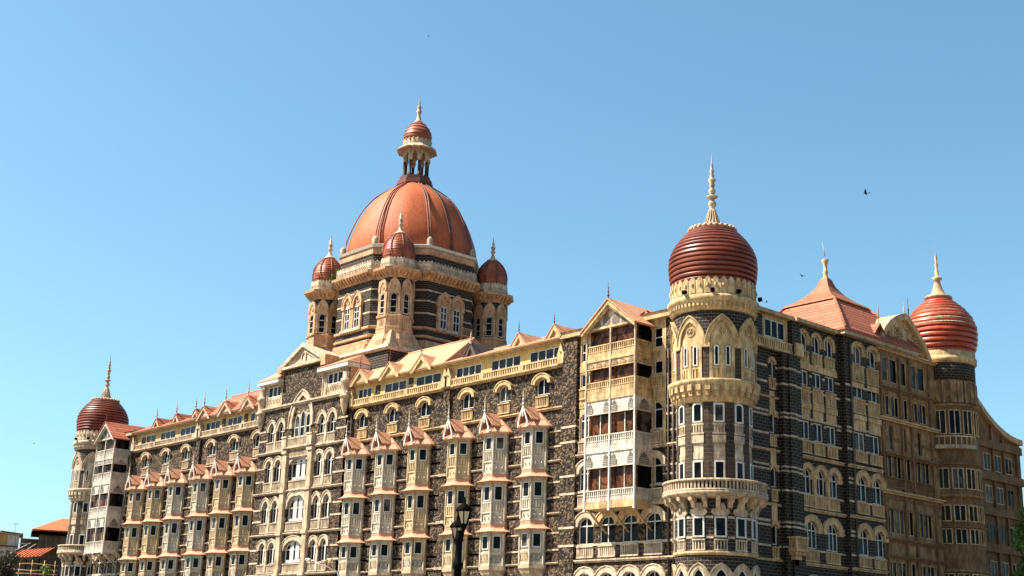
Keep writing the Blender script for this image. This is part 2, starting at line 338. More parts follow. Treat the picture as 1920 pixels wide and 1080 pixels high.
def wall(P, nm, F, s0, s1, z0, z1, ops, m_, deep=.4, zmax=None):
    ss = {round(s0, 3), round(s1, 3)}; zs = {round(z0, 3), round(z1, 3)}
    for s, a, w, h, kind, r in ops:
        for k in range(9 if r else 2): x = s-w/2+w*k/(8 if r else 1); ss.add(round(min(max(x, s0), s1), 3))
        zs |= {round(a, 3), round(a+h, 3)}
        if r:
            for k in range(1, 5): zs.add(round(a+h+r*k/4, 3))
    ss = sorted(x for x in ss if s0-1e-6 <= x <= s1+1e-6); zs = sorted(z for z in zs if z0-1e-6 <= z <= z1+1e-6)
    ss = [x for i, x in enumerate(ss) if i == 0 or x-ss[i-1] > .002]; zs = [x for i, x in enumerate(zs) if i == 0 or x-zs[i-1] > .002]
    if hasattr(F, 'round'):
        q = []
        for a, b in zip(ss, ss[1:]):
            n = max(1, int((b-a)/.4)); q += [a+(b-a)*k/n for k in range(n)]
        ss = q+[ss[-1]]
    m = MB(); nx, nz = len(ss)-1, len(zs)-1
    full = [[not inside(ops, (ss[i]+ss[i+1])/2, (zs[j]+zs[j+1])/2) for j in range(nz)] for i in range(nx)]
    vid = {}
    def V(i, j, d):
        k = (i, j, d)
        if k not in vid: vid[k] = len(m.v); m.v.append(tuple(F(ss[i], -deep*d, zs[j])))
        return vid[k]
    def q(*a): m.f.append(a); m.m.append(0); m.sm.append(False)
    for i in range(nx):
        for j in range(nz):
            if not full[i][j]: continue
            q(V(i, j, 0), V(i+1, j, 0), V(i+1, j+1, 0), V(i, j+1, 0)); q(V(i, j, 1), V(i, j+1, 1), V(i+1, j+1, 1), V(i+1, j, 1))
            for (ii, jj, e) in ((i-1, j, ((i, j), (i, j+1))), (i+1, j, ((i+1, j), (i+1, j+1))), (i, j-1, ((i, j), (i+1, j))), (i, j+1, ((i, j+1), (i+1, j+1)))):
                if not (0 <= ii < nx and 0 <= jj < nz) or not full[ii][jj]:
                    (a, b), (c, e2) = e; q(V(a, b, 0), V(c, e2, 0), V(c, e2, 1), V(a, b, 1))
    return m.build(nm, m_, P)
def bands(P, nm, F, s0, s1, levels, ops, m_, d=.035, h=.2):
    """stone bands let into the masonry, cut where an opening crosses"""
    m = MB()
    for z in levels:
        hh = h
        if isinstance(z, tuple): z, hh = z
        cut = sorted((s-w/2-.12, s+w/2+.12) for s, a, w, g, k, r in ops if a-.05 < z+hh/2 < a+g+r); x = s0
        for a, b in cut+[(s1, s1)]:
            if a > x+.05: m.box(F, x, min(a, s1), -.02, d, z, z+hh)
            x = max(x, b)
    return m.build(nm, m_, P) if m.v else None
def course(P, F, s0, s1, z, m_, d=.28, nm='string_course', h=.28):
    m = MB(); m.box(F, s0, s1, -.02, d*.55, z-h, z-h*.45); m.box(F, s0, s1, -.02, d, z-h*.45, z); return m.build(nm, m_, P)
def finial(P, c, h, r, m_='cream', nm='finial', prof=None):
    prof = prof or [(1, 0), (.75, .06), (.42, .10), (.36, .2), (.8, .27), (.45, .33), (.3, .42), (.62, .48), (.3, .54), (.25, .64), (.42, .69), (.18, .74), (.12, .9), (.05, 1)]
    m = MB(); m.lathe(c, [(r*a, h*b) for a, b in prof], 12); return m.build(nm, m_, P)

# ================================================================ the hotel
H = thing('palace_hotel', 'long dark basalt palace hotel with cream trim, bay windows and red domes', 'hotel')
core = MB(); FC = FR(0)
core.box(FC, -121, -1.2, -14, -1.0, 0, 32.2); core.box(SD(0), 1, 37, -13, -1.0, 0, 32.2); core.box(FC, -74.2, -55.8, -6, -.2, 0, 33.5)
core.build('rear_block', 'dress', H)

# ---- front corner block beside the near tower, and its mirror at the far tower
def gallery(s0, s1, yf, lower, upper, mirrored=False):
    F = FR(yf); ns = s1-s0; mid = (s0+s1)/2; yw = .2-yf
    lv = [(16.25, 17.3, 19.3, 20.7, lower), (21.3, 22.35, 24.28, 25.6, lower), (26.3, 27.4, 28.62, 29.35, upper), (29.7, 30.9, 32.42, None, upper)]
    b = MB(); b.box(F, s0, s1, -yw, .06, 15.6, 16.22)
    G = b.build('verandah_gallery', upper, H)
    for a, r, o, t, m_ in lv[:3]:
        nx = {16.25: 21.27, 21.3: 26.27, 26.3: 29.67}[a]; b = MB(); b.box(F, s0-.02, s1+.02, -yw, .05, t, nx); b.build('spandrel', m_ if a < 21 else upper, G)
    b = MB(); b.box(F, s0-.05, s1+.05, -yw, .07, 32.42, 32.62); b.build('tie_beam', upper, G)
    Fr = SD(s1)                                                     # its right-hand side, y runs along s
    for a, r, o, t, m_ in lv:
        for k, (x0, x1) in enumerate(((s0, mid), (mid, s1))):
            p = MB(); p.box(F, x0+.06, x1-.06, -.5, -.42, r-.1, o+.1); p.build('pane', 'bglass', G)
            if o-r > 1.7:
                q = MB(); q.box(F, (x0+x1)/2-.05, (x0+x1)/2+.05, -.41, -.34, r, o); q.build('mullion', m_, G)
        p = MB(); p.box(Fr, yf+.1, .15, -.4, -.32, r-.1, o+.1); p.build('pane', 'glass', G)
        for Fq, x0, x1 in ((F, s0, mid), (F, mid, s1), (Fr, yf, .15)):
            q = MB(); q.box(Fq, x0+.05, x1-.05, -.10, .05, r-.10, r); q.box(Fq, x0+.05, x1-.05, -.08, .03, a, a+.08)
            hm = a+(r-a)*.45; q.box(Fq, x0+.05, x1-.05, -.08, .03, hm, hm+.07); q.box(Fq, x0+.05, x1-.05, -.15, -.09, a, r-.05)
            n = int((x1-x0)/.26)
            for i in range(n+1):
                x = x0+.1+(x1-x0-.2)*i/n; q.box(Fq, x-.045, x+.045, -.07, .02, a+.08, r-.1)
                if i < n: q.box(Fq, x+.06, x+.19, -.07, .0, a+.1, hm-.1)
            q.build('railing', m_, G)
            if t:
                w = MB(); w.cur = 0; w.box(Fq, x0+.02, x1-.02, -.12, -.04, o+.05, t)
                w.box(Fq, x0, x1, -.10, .05, o, o+.09)
                n = 1 if Fq is Fr else (2 if o-r > 1.7 else 3); w.cur = 1
                for i in range(n):
                    cx = x0+(x1-x0)*((i+.5)/n if n != 2 else (.16 if i == 0 else .84)); hh = t-o-.25; hw = .42 if n != 2 else .38
                    if Fq is Fr: hw = .62
                    w.prism(Fq, [(cx+u*hw, o+.14+v*hh) for u, v in ((-1, 0), (1, 0), (1, .45), (.62, .62), (.62, .75), (.22, .85), (0, 1), (-.22, .85), (-.62, .75), (-.62, .62), (-1, .45))], -.05, .012)
                    w.cur = 0
                    for j in range(4):
                        zz = o+.18+hh*.14*j; w.box(Fq, cx-hw*.96, cx+hw*.96, 0, .03, zz, zz+.035)
                    w.cur = 1
                w.build('louvre_screen', [m_, 'lead'], G)
    for x in (s0, mid, s1):
        q = MB(); q.box(F, x-.075, x+.075, -.1, .10, 15.5, 25.6); q.box(F, x-.11, x+.11, -.1, .12, 15.4, 15.62); q.build('post', 'white', G); q = MB(); q.box(F, x-.075, x+.075, -.1, .095, 25.6, 32.5); q.build('post', 'cream' if lower != upper else lower, G)
    q = MB(); q.box(Fr, -.05, .15, -.1, .08, 15.6, 32.5); q.build('post', upper, G)
    for x in (s0+.3, mid, s1-.3):
        q = MB(); q.tube([F(x, -.2, 15.6), F(x, -1.0, 14.9), F(x, -yw-.05, 13.7)], .15, .13, 4); q.build('bracket', upper, G)
    # gable: face with louvred arches, raking barge boards, roof running back
    ax, az = 35.05, 32.55; hw = ns/2+.35
    g = MB(); g.prism(F, [(s0-.05, 32.55), (s1+.05, 32.55), (mid, ax-.35)], -.3, -.02)
    g.cur = 1
    for i, (u, hh) in enumerate(((-1.75, .75), (-.62, 1.35), (.62, 1.35), (1.75, .75))):
        cx = mid+u*ns/6.2; w_ = .42; g.prism(F, [(cx-w_, 32.66), (cx+w_, 32.66), (cx+w_, 32.66+hh*.5), (cx+.24, 32.66+hh*.66), (cx+.2, 32.66+hh*.8), (cx, 32.66+hh), (cx-.2, 32.66+hh*.8), (cx-.24, 32.66+hh*.66), (cx-w_, 32.66+hh*.5)], -.1, .02)
    g.build('gable', [upper if lower == upper else 'cream', 'lead'], G)
    bb = MB()
    for sg in (-1, 1):
        bb.prism(F, [(mid, ax), (mid+sg*hw, az-.25), (mid+sg*hw, az-.62), (mid, ax-.48)], .35, .5)
        bb.prism(F, [(mid, ax-.5), (mid+sg*(hw-.35), az-.28), (mid+sg*(hw-.35), az-.48), (mid, ax-.72)], .10, .34)
    bb.build('bargeboard', upper, G)
    rf = MB()
    for sg in (-1, 1): rf.prism(F, [(mid, ax+.12), (mid+sg*(hw+.1), az-.2), (mid+sg*(hw+.1), az-.34), (mid, ax-.03)], -yw-4.5, .6)
    rf.build('gable_roof', 'sheet' if not mirrored else 'rtile', G)
    finial(G, tuple(F(mid, .42, ax-.1)), 1.75, .16, 'maroon')
    return G
G1 = gallery(-13.4, -7.2, -2.4, 'cwhite', 'gold')
G2 = gallery(-118.4, -112.5, -2.4, 'cwhite', 'cwhite', True)

def corner_block(P, F, x0, x1, cols, rockL, rockR, gold, lo=True):
    ops = []
    for i, s in enumerate(cols):
        mm = gold if i in (1, 2) else 'pale'
        win(P, 'arched_window', F, ops, s, 12.75, 2.0, 1.7, 'round', .82, 2, 1.72, hood=(.52, .16, mm, .0), bal=(11.5, 12.6, 'pale'))
        win(P, 'arched_window', F, ops, s, 7.2, 2.0, 2.0, 'round', .95, 2, 2.0, hood=(.52, .16, 'pale', .0))
        if i in (0, 3):
            win(P, 'arched_window', F, ops, s, 17.78, 2.0, 1.65, 'round', .8, 2, 1.65, hood=(.5, .16, 'pale', .0), bal=(16.25, 17.4, 'pale'))
            win(P, 'arched_window', F, ops, s, 22.75, 2.05, 1.8, 'round', .82, 2, 1.8, bal=(21.4, 22.5, 'cream'))
            win(P, 'sash_window', F, ops, s, 27.85, 2.0, 1.28, 'flat', 0, 2, bal=(26.6, 27.65, gold))
            win(P, 'sash_window', F, ops, s, 30.35, 2.0, 1.9, 'flat', 0, 2, .95)
    wall(P, 'basalt_wall', F, x0, x1, 0, 21.1, ops, 'rock')
    wall(P, 'limewashed_wall', F, rockL, rockR, 21.1, 33.2, ops, gold)
    wall(P, 'basalt_wall', F, x0, rockL, 21.1, 33.2, [], 'rock'); wall(P, 'basalt_wall', F, rockR, x1, 21.1, 33.2, [], 'rock')
    for z in (11.35, 16.2, 21.3): course(P, F, x0, x1, z, 'cream')
    bands(P, 'stone_band', F, x0, x1, [12.6, 14.35, (17.6, .18), (18.5, .18), 19.3, (13.5, .0001)][:5], ops, 'pale')
    for a, b in ((x0, rockL), (rockR, x1)): bands(P, 'stone_band', F, a, b, [22.4, 23.9, 24.6], [], 'pale')
    m = MB(); m.box(F, rockL, rockR, -.01, .05, 25.75, 26.35); m.box(F, rockL, rockR, -.01, .05, 29.3, 29.95)
    for k in range(int((rockR-rockL)/.3)): m.box(F, rockL+.1+k*.3, rockL+.25+k*.3, .05, .09, 26.0, 26.15)
    m.build('dentil_panel', gold, P)
    e = MB(); e.box(F, x0-.2, x1, -.3, .55, 33.0, 33.6); e.build('eave', gold, P)
    r = MB(); r.loft(F, [([(x0-.2, .7), (x1, .7), (x1, -8), (x0-.2, -8)], 33.6), ([(x0-.2, -5), (x1, -5), (x1, -5.2), (x0-.2, -5.2)], 35.5)]); r.build('sheet_roof', 'sheet', P)
corner_block(H, FR(0), -18.9, -2.6, [-15.56, -12.75, -9.9, -7.02], -16.7, -5.6, 'gold')
corner_block(H, FR(0), -124.5, -111.2, [-121.4, -118.5, -115.8, -113.0], -122.9, -111.8, 'cream')
for x, F in ((-5.2, FR(0)), (-4.6, FR(0)), (-37.75, FR(.25)), (-55.2, FR(.25)), (-112.0, FR(0))):
    m = MB(); m.tube([F(x, .14, 8), F(x, .14, 30)], .09, .09, 6); m.build('drainpipe', 'pipe', H)

# ---- bay windows
def octp(o=0., p=1.25): return [(-1.65-o, -.25), (-1.65-o, .3+.41*o), (-.7-.41*o, p+o), (.7+.41*o, p+o), (1.65+o, .3+.41*o), (1.65+o, -.25)]
def make_bay():
    F = FR(0)
    b = MB(); lev = [(9.9, 14.5), (15.35, 19.5), (20.4, 24.7)]
    b.loft(F, [(octp(-.02), 11.1), (octp(-.02), 24.7)])
    for z0, z1 in ((11.1, 11.3), (12.3, 12.5), (15.3, 15.5), (16.35, 16.52), (17.35, 17.5), (20.3, 20.5), (21.5, 21.68), (22.55, 22.7), (24.3, 24.5)):
        b.loft(F, [(octp(.07), z0), (octp(.07), z1)])
    v = octp(0)
    for i in (1, 2, 3, 4):
        for z0, z1 in ((11.1, 14.3), (15.5, 19.3), (20.5, 24.4)): b.lathe(F(v[i][0], v[i][1], 0), [(.135, z0), (.135, z1)], 8)
    faces = [(PL(0, -1.25, -90), .58), (PL(1.175, -.775, -45), .55), (PL(-1.175, -.775, -135), .55)]
    for Fp, hw in faces:
        for z0, z1 in ((16.52, 17.35), (21.68, 22.55)):
            for k in range(4): x = -hw+.12+k*(2*hw-.24)/3; b.box(Fp, x-.065, x+.065, -.02, .10, z0+.06, z1-.06)
        for z in (15.95, 21.0):
            for x in (-.3, .3): b.lathe(tuple(Fp(x, .06, z)), [(.1, -.08), (.02, .08)], 6)
    B = b.build('bay_window', 'bay', H)
    for Fp, hw in faces:
        for z0, z1 in ((12.75, 14.12), (17.6, 19.1), (22.78, 24.1)):
            m = MB(); w = hw-.12
            for x0, x1, a, c in ((-w, w, z0, z0+.09), (-w, w, z1-.09, z1), (-w, -w+.09, z0+.09, z1-.09), (w-.09, w, z0+.09, z1-.09)): m.box(Fp, x0, x1, -.03, .07, a, c)
            m.cur = 1; m.box(Fp, -w+.08, w-.08, -.03, .02, z0+.08, z1-.08); m.build('window', ['white', 'glass'], B)
        m = MB(); n = 6                                                   # pierced stone lattice
        m.box(Fp, -hw, hw, .0, .05, 11.3, 11.42); m.box(Fp, -hw, hw, 0, .05, 12.2, 12.3)
        m.cur = 1; m.box(Fp, -hw+.05, hw-.05, -.02, .012, 11.42, 12.2); m.cur = 0
        for k in range(n):
            for sg in (-1, 1):
                x = -hw+.1+k*(2*hw-.2)/(n-1); a = max(-hw+.04, min(hw-.04, x-sg*.36)); c = max(-hw+.04, min(hw-.04, x+sg*.36))
                m.prism(Fp, [(a-.03, 11.42), (a+.03, 11.42), (c+.03, 12.2), (c-.03, 12.2)], .01 if sg > 0 else .014, .04 if sg > 0 else .044)
        m.build('lattice_panel', ['bay', 'lead'], B)
    m = MB(); m.loft(F, [(octp(-.75, 1.0), 8.9), (octp(-.5, 1.1), 9.6), (octp(-.1), 10.3), (octp(.0), 10.6), (octp(.12), 10.75), (octp(.12), 11.08)]); m.build('base_corbel', 'cream', B)
    for zt, zl in ((20.42, 19.5), (15.38, 14.45)):
        m = MB(); m.loft(F, [(octp(.03), zt+.06), (octp(.05), zt-.44), (octp(.15), zt-.62), (octp(.36), zl+.16), (octp(.64), zl+.05), (octp(.64), zl), (octp(.05), zl+.02)]); m.build('skirt_roof', 'bayroof', B)
        m = MB()
        for i in (1, 2, 3, 4):
            v = octp(.04)[i]; u = octp(.5)[i]; m.mark(); m.tube([F(v[0], v[1], zl-.75), F((v[0]*2+u[0])/3, (v[1]*2+u[1])/3, zl-.25), F(u[0], u[1], zl-.02)], .06, .06, 5)
        m.build('bracket', 'bay', B)
    m = MB(); q = octp(.58)
    P = [F(a, c, 24.45) for a, c in q]+[F(a, c, 24.57) for a, c in q]+[F(-.12, .05, 26.42), F(.12, .05, 26.42)]
    m.add(P, [tuple(range(6))]+[(i, i+1, i+7, i+6) for i in range(5)]+[(6, 7, 12), (7, 8, 12), (8, 9, 13, 12), (9, 10, 13), (10, 11, 13), (11, 6, 12, 13)])
    m.box(F, -.14, .14, -.1, .12, 26.38, 26.6)
    for k in range(9): x = -.85+k*.212; m.prism(PL(1.175+.58*.7, -.775-.58*.7, -45), [(x-.1, 24.46), (x+.1, 24.46), (x, 24.28)], -.03, .0)
    m.build('hipped_roof', 'bayroof', B)
    m = MB()
    for sg in (-1, 1): m.prism(F, [(0, 26.62), (sg*1.2, 25.2), (sg*1.2, 25.08), (0, 26.5)], .0, 1.93)
    m.build('gable_roof', 'bayroof', B)
    m = MB()
    for sg in (-1, 1):
        m.prism(F, [(0, 26.78), (sg*.42, 25.72), (sg*.72, 25.05), (sg*.76, 24.5), (sg*.66, 24.42), (sg*.56, 24.75), (sg*.54, 25.05), (sg*.33, 25.6), (0, 26.35)], 1.93, 2.05)
    m.box(F, -.07, .07, 1.92, 2.06, 25.5, 26.9); m.build('bargeboard', 'white', B)
    finial(B, tuple(F(0, 2.0, 26.7)), 1.75, .15, 'cwhite')
    return B
BAYS = [(x, .25) for x in (-53.3, -47.45, -41.45, -34.6, -28.75, -22.9, -108.0, -102.2, -96.1, -89.2, -83.3, -77.5)]
bay0 = make_bay()
for i, (x, y) in enumerate(BAYS):
    o = bay0 if i == 0 else copy_tree(bay0, H)
    o.location = (x, y, 0)

# ---- the wings between corner blocks and centre pavilion
def gable_dormer(F, s, zb, za, hw, d0, bm, rm, fin=1.9):
    b = MB(); b.prism(F, [(s-hw+.2, zb), (s+hw-.2, zb), (s, za-.35)], d0-.5, d0-.12); D = b.build('dormer_gable', 'tan' if bm == 'gold' else bm, H)
    m = MB()
    for sg in (-1, 1):
        m.prism(F, [(s, za), (s+sg*hw, zb+.12), (s+sg*(hw+.12), zb-.22), (s+sg*(hw-.25), zb-.22), (s, za-.5)], d0-.1, d0+.1)
    m.build('bargeboard', bm, D)
    m = MB()
    for sg in (-1, 1): m.prism(F, [(s, za+.12), (s+sg*(hw+.1), zb+.14), (s+sg*(hw+.1), zb+.02), (s, za-.0)], d0-3.2, d0+.16)
    m.build('dormer_roof', rm, D)
    if fin: finial(D, tuple(F(s, d0+.02, za-.05)), fin*(1 if bm == 'gold' else 1.15), .13 if bm == 'gold' else .2, 'maroon' if bm == 'gold' else 'cream')
    return D
def wing(s0, s1, wins, att, roofm, gables=(), gablets=(), wm='gold', rzr=(4.6, 36.2), hips=(0, 0), dark=()):
    F = FR(.25); ops = []
    for s in wins:
        win(H, 'arched_window', F, ops, s, 27.9, 1.9, 1.1, 'round', .66, 2, None, hood=(.36, .34, wm, .0), bal=(26.62, 27.75, wm, .92))
    for b in BAYS:
        if s0 < b[0] < s1: ops.append((b[0], 12, 2.2, 1.9, 'flat', 0)); ops.append((b[0], 17, 2.2, 2, 'flat', 0)); ops.append((b[0], 22, 2.2, 2, 'flat', 0))
    wall(H, 'basalt_wall', F, s0, s1, 0, 30.5, ops, 'rock')
    course(H, F, s0, s1, 26.42, wm, .3)
    for z in (21.15, 16.05, 11.3): course(H, F, s0, s1, z, 'cream', .2, h=.2)
    cut = [(b[0], 5, 3.4, 22, 'flat', 0) for b in BAYS]
    bands(H, 'stone_band', F, s0, s1, [12.4, 14.0, 17.4, 18.9, 22.4, 23.9], cut, 'cream', .05, .16)
    l = MB(); l.box(F, s0, s1, -.1, .30, 30.34, 30.5); l.box(F, s0, s1, -.1, .55, 30.5, 30.68)
    l.box(F, s0, s1, .26, .50, 31.2, 31.36); n = int((s1-s0)/.36)
    l.box(F, s0, s1, .22, .28, 30.68, 31.2)
    for k in range(n+1):
        x = s0+.1+(s1-s0-.2)*k/n
        l.box(F, x-.085, x+.085, .29, .46, 30.68, 31.2)
    for w in att[:1]+att[1:]: l.box(F, w[1]+.25, w[1]+.95, .2, .53, 30.68, 31.3)
    A = l.build('attic_balustrade', wm, H)
    for x in (s0+.3, s1-.3):
        m = MB(); m.box(F, x-.45, x+.45, .1, .62, 30.6, 31.5); m.prism(F, [(x-.5, 31.5), (x+.5, 31.5), (x, 32.7)], .12, .6); m.lathe(tuple(F(x, .62, 31.85)), [(.16, -.05), (.02, .05)], 8); m.build('parapet_block', wm, H)
    aops = []
    for a, b, lg in att:
        win(H, 'attic_window', F, aops, (a+b)/2, 31.42, b-a, 1.15, 'flat', 0, lg, None, -.12, .08, gm='aglass', mull=.12)
    wall(H, 'limewashed_wall', F, s0, s1, 30.5, 33.0, aops, 'yellow', .3)
    m = MB()
    for (a, b, lg), (a2, b2, _) in zip(att, att[1:]):
        if 1.2 < a2-b < 6: m.mark(); m.box(F, (b+a2)/2-.42, (b+a2)/2+.42, -.02, .06, 31.36, 32.62)
    if m.v and gables: m.build('brick_pier', 'dress', H)
    e = MB(); e.box(F, s0, s1, -.2, .42, 32.95, 33.1)
    e.box(F, s0, s1, .3, .75, 33.1, 33.32); e.build('eave', wm, H)
    y1, z1 = rzr; r = MB()
    r.loft(F, [([(s0, .8), (s1, .8), (s1, -10), (s0, -10)], 33.2), ([(s0, .8), (s1, .8), (s1, -10), (s0, -10)], 33.34), ([(s0+hips[0], -y1), (s1-hips[1], -y1), (s1-hips[1], -y1-.3), (s0+hips[0], -y1-.3)], z1)])
    RF = r.build('wing_roof', roofm, H)
    m = MB()
    m.tube([F(s0+hips[0], -y1-.1, z1+.05), F(s1-hips[1], -y1-.1, z1+.05)], .14, .14, 6)
    if hips[1]: m.tube([F(s1-hips[1], -y1-.1, z1+.05), F(s1, .75, 33.4)], .13, .13, 6)
    m.build('ridge_cap', roofm, RF)
    for s in gables: gable_dormer(F, s, 33.05, 34.75, 1.75, .85, wm, roofm)
    for s in gablets: gable_dormer(F, s, 33.3, 34.75, 1.15, .45, wm, roofm, 1.5)
    for s in dark: gable_dormer(F, s, 33.3, 34.9, 1.0, .45, 'pipe', 'pipe', 1.3)
wing(-37.1, -18.9, [-33.9, -28.0, -22.2], [(-36.1, -31.9, 4), (-30.3, -25.7, 4), (-24.3, -19.6, 4)], 'sheet', gablets=(-25.6, -20.3), rzr=(3.2, 34.9), dark=(-33.3,))
wing(-55.3, -37.1, [-52.95, -47.1, -41.25], [(-54.3, -51.6, 3), (-49.1, -45.0, 3), (-43.2, -38.7, 3)], 'sheet', gables=(-53.0, -47.2, -41.3), rzr=(4.4, 37.2), hips=(0, 1.6))
wing(-111.2, -91.4, [-107.0, -100.9, -95.0], [(-109.4, -104.8, 3), (-103.4, -98.9, 3), (-97.5, -93.2, 3)], 'rtile', gablets=(-104.3, -98.4, -92.8), wm='cream', rzr=(4.2, 35.7))
wing(-91.4, -74.6, [-88.0, -82.0, -76.1], [(-90.3, -86.4, 3), (-84.4, -80.7, 3), (-78.6, -75.2, 3)], 'rtile', gables=(-89.8, -84.0, -78.2), wm='cream', rzr=(4.2, 37.0))
for x in (-37.2, -91.4):
    F = FR(.25); m = MB(); m.box(F, x-.5, x+.5, -.1, .35, 0, 30.4); p = m.build('pilaster', 'rock', H)
    m = MB()
    for z in (11.2, 16.0, 21.0, 26.3): m.mark(); m.box(F, x-.62, x+.62, -.1, .5, z-.14, z+.14)
    m.build('capital_band', 'cream', p)
F = FR(0); m = MB(); m.box(F, -18.9, -16.9, -.1, .3, 0, 33); p = m.build('pilaster', 'rock', H)
m = MB()
for z in (22.5, 24, 17.5, 19.2, 12.6, 14.3): m.mark(); m.box(F, -18.93, -16.87, -.1, .33, z, z+.2)
m.build('capital_band', 'pale', p)

# ---- centre pavilion of the front
def PV(s, d, z): return Vector((72.987+(s-72.987)*1.02313, -.4-d, 1.7+(z-1.7)*1.02313))   # its own measure: 2.3 % larger than the wings'
F = PV; ops = []; x0, x1 = -71.4, -52.3; CX = -61.8
for s in (-68.6, -66.45, -57.55, -55.4):
    win(H, 'pavilion_window', F, ops, s, 12.45, 1.4, 1.75, 'round', .78, 2, 1.75, hood=(.36, .14, 'pale', .1), bal=(11.3, 12.35, 'pale', .8), mull=.2, d=-.3)
    win(H, 'pavilion_window', F, ops, s, 17.35, 1.4, 1.75, 'point', .98, 2, 1.75, hood=(.36, .14, 'pale', .1), bal=(16.1, 17.3, 'pale', .8), mull=.2, d=-.3)
    win(H, 'pavilion_window', F, ops, s, 22.3, 1.4, 1.95, 'round', .78, 2, 1.75, hood=(.36, .14, 'pale', .1), bal=(21.15, 22.3, 'pale', .8), mull=.2, d=-.3)
    win(H, 'pavilion_window', F, ops, s, 27.35, 1.45, 1.35, 'point', 1.05, 2, 1.2, hood=(.36, .14, 'pale', .1), bal=(26.1, 27.3, 'pale', .8), d=-.3)
    win(H, 'pavilion_window', F, ops, s, 7.2, 1.4, 1.9, 'round', .78, 2, 1.75, hood=(.36, .14, 'pale', .1))
for z, h, k, r in ((12.45, 1.55, 'round', 1.05), (17.3, 1.6, 'point', 1.35), (22.25, 2.0, 'round', .55), (7.0, 1.8, 'round', 1.1)):
    Wd = win(H, 'tripartite_window', F, ops, CX, z, 3.9, h, k, r, 3, h, d=-.34, fr=.2, hood=(.5, .14, 'pale', .1), bal=(z-1.2, z-.1, 'pale', 1.9), mull=.75, tr2=.3)
ops.append((CX-.2, 27.4, 4.0, 1.9, 'point', 3.2))                   # the great arch with its three lancets
wall(H, 'basalt_wall', F, x0, x1, 0, 31.7, ops, 'rock', .5)
m = MB(); a = 2.0; sx = CX-.2
inn = [(sx+a, 28.6)]+[(sx+x, 29.3+z) for x, z in arc(a-.02, 3.2, 'point', 17)]+[(sx-a, 28.6)]
out = [(sx+a+.55, 28.6)]+[(sx+x*(a+.55)/a, 29.3+z*3.85/3.2) for x, z in arc(a, 3.2, 'point', 17)]+[(sx-a-.55, 28.6)]
m.strip(F, inn, out, -.3, .16); m.strip(F, out, [(sx+(x-sx)*1.06, z+.12) for x, z in out], -.1, .28)
GA = m.build('great_arch', 'pale', H)
m = MB(); m.prism(F, [(sx-a, 27.45), (sx+a, 27.45)]+[(sx+x, 29.3+z) for x, z in arc(a, 3.2, 'point', 17)], -.45, -.26); m.build('tracery_panel', 'pale', GA)
for dx, hh in ((-1.2, 1.0), (0, 1.75), (1.2, 1.0)):
    win(GA, 'lancet_window', F, None, sx+dx, 27.5, .98, 1.45+hh*.55, 'point', .75, 1, 1.15, d=-.26, fr=.08)
m = MB()
for dx, z in ((0, 32.1), (-.95, 30.75), (.95, 30.75)):
    for k in range(5): m.lathe(tuple(F(sx+dx+.19*math.cos(k*1.257), -.25, z+.19*math.sin(k*1.257))), [(.15, -.13), (.15, .13)], 6)
m.build('rosette', 'tan', GA)
for z in (11.2, 15.98, 21.05): course(H, F, x0-.05, x1+.15, z, 'pale', .3, h=.26)
course(H, F, x0-.05, x1+.15, 26.05, 'pale', .34); course(H, F, x0-.05, x1+.1, 31.75, 'pale', .4, h=.4)
bands(H, 'stone_band', F, x0, x1, [12.5, 14.05, 17.5, 18.9, 22.4, 24.0, 27.5, 28.7], ops, 'pale', .05)
for s in (CX-2.75, CX+2.75):                                         # tall engaged shafts either side of the middle window
    m = MB(); m.box(F, s-.45, s+.45, -.05, .48, 0, 26.0); p = m.build('pilaster', 'cream', H)
    m = MB()
    for z in (11.0, 15.8, 20.9, 25.6): m.mark(); m.box(F, s-.56, s+.56, -.05, .62, z-.12, z+.22)
    m.build('capital_band', 'pale', p)
    m = MB(); m.box(F, s-.5, s+.5, -.05, .72, 26.05, 27.5); m.box(F, s-.58, s+.58, -.05, .80, 27.35, 27.55); m.build('parapet_block', 'pale', H)
m = MB(); m.box(F, CX-2.3, CX+2.3, .35, .62, 27.15, 27.35); m.box(F, CX-2.3, CX+2.3, .3, .66, 26.05, 26.25)
for k in range(19): m.box(F, CX-2.2+k*.24, CX-2.08+k*.24, .40, .58, 26.25, 27.15)
m.box(F, CX-2.3, CX+2.3, -.02, .3, 24.95, 25.65)
for k in range(18): m.box(F, CX-2.1+k*.24, CX-2.0+k*.24, .3, .36, 25.2, 25.45)
m.build('balcony', 'pale', H)
for s in (-67.5, -56.5):                                            # colonnettes between the paired arches
    m = MB()
    for z0, z1 in ((11.3, 14.2), (16.1, 19.0), (21.15, 24.2), (26.1, 28.6)): m.mark(); m.box(F, s-.18, s+.18, -.1, .2, z0, z1); m.box(F, s-.26, s+.26, -.1, .26, z1-.25, z1)
    m.build('colonnette', 'pale', H)
side = SD(-55.2); wall(H, 'basalt_wall', side, -.4, .3, 0, 32.3, [], 'rock'); bands(H, 'stone_band', side, -.4, .25, [12.5, 14.05, 17.5, 18.9, 22.4, 24.0, 27.5, 28.7], [], 'pale', .04)
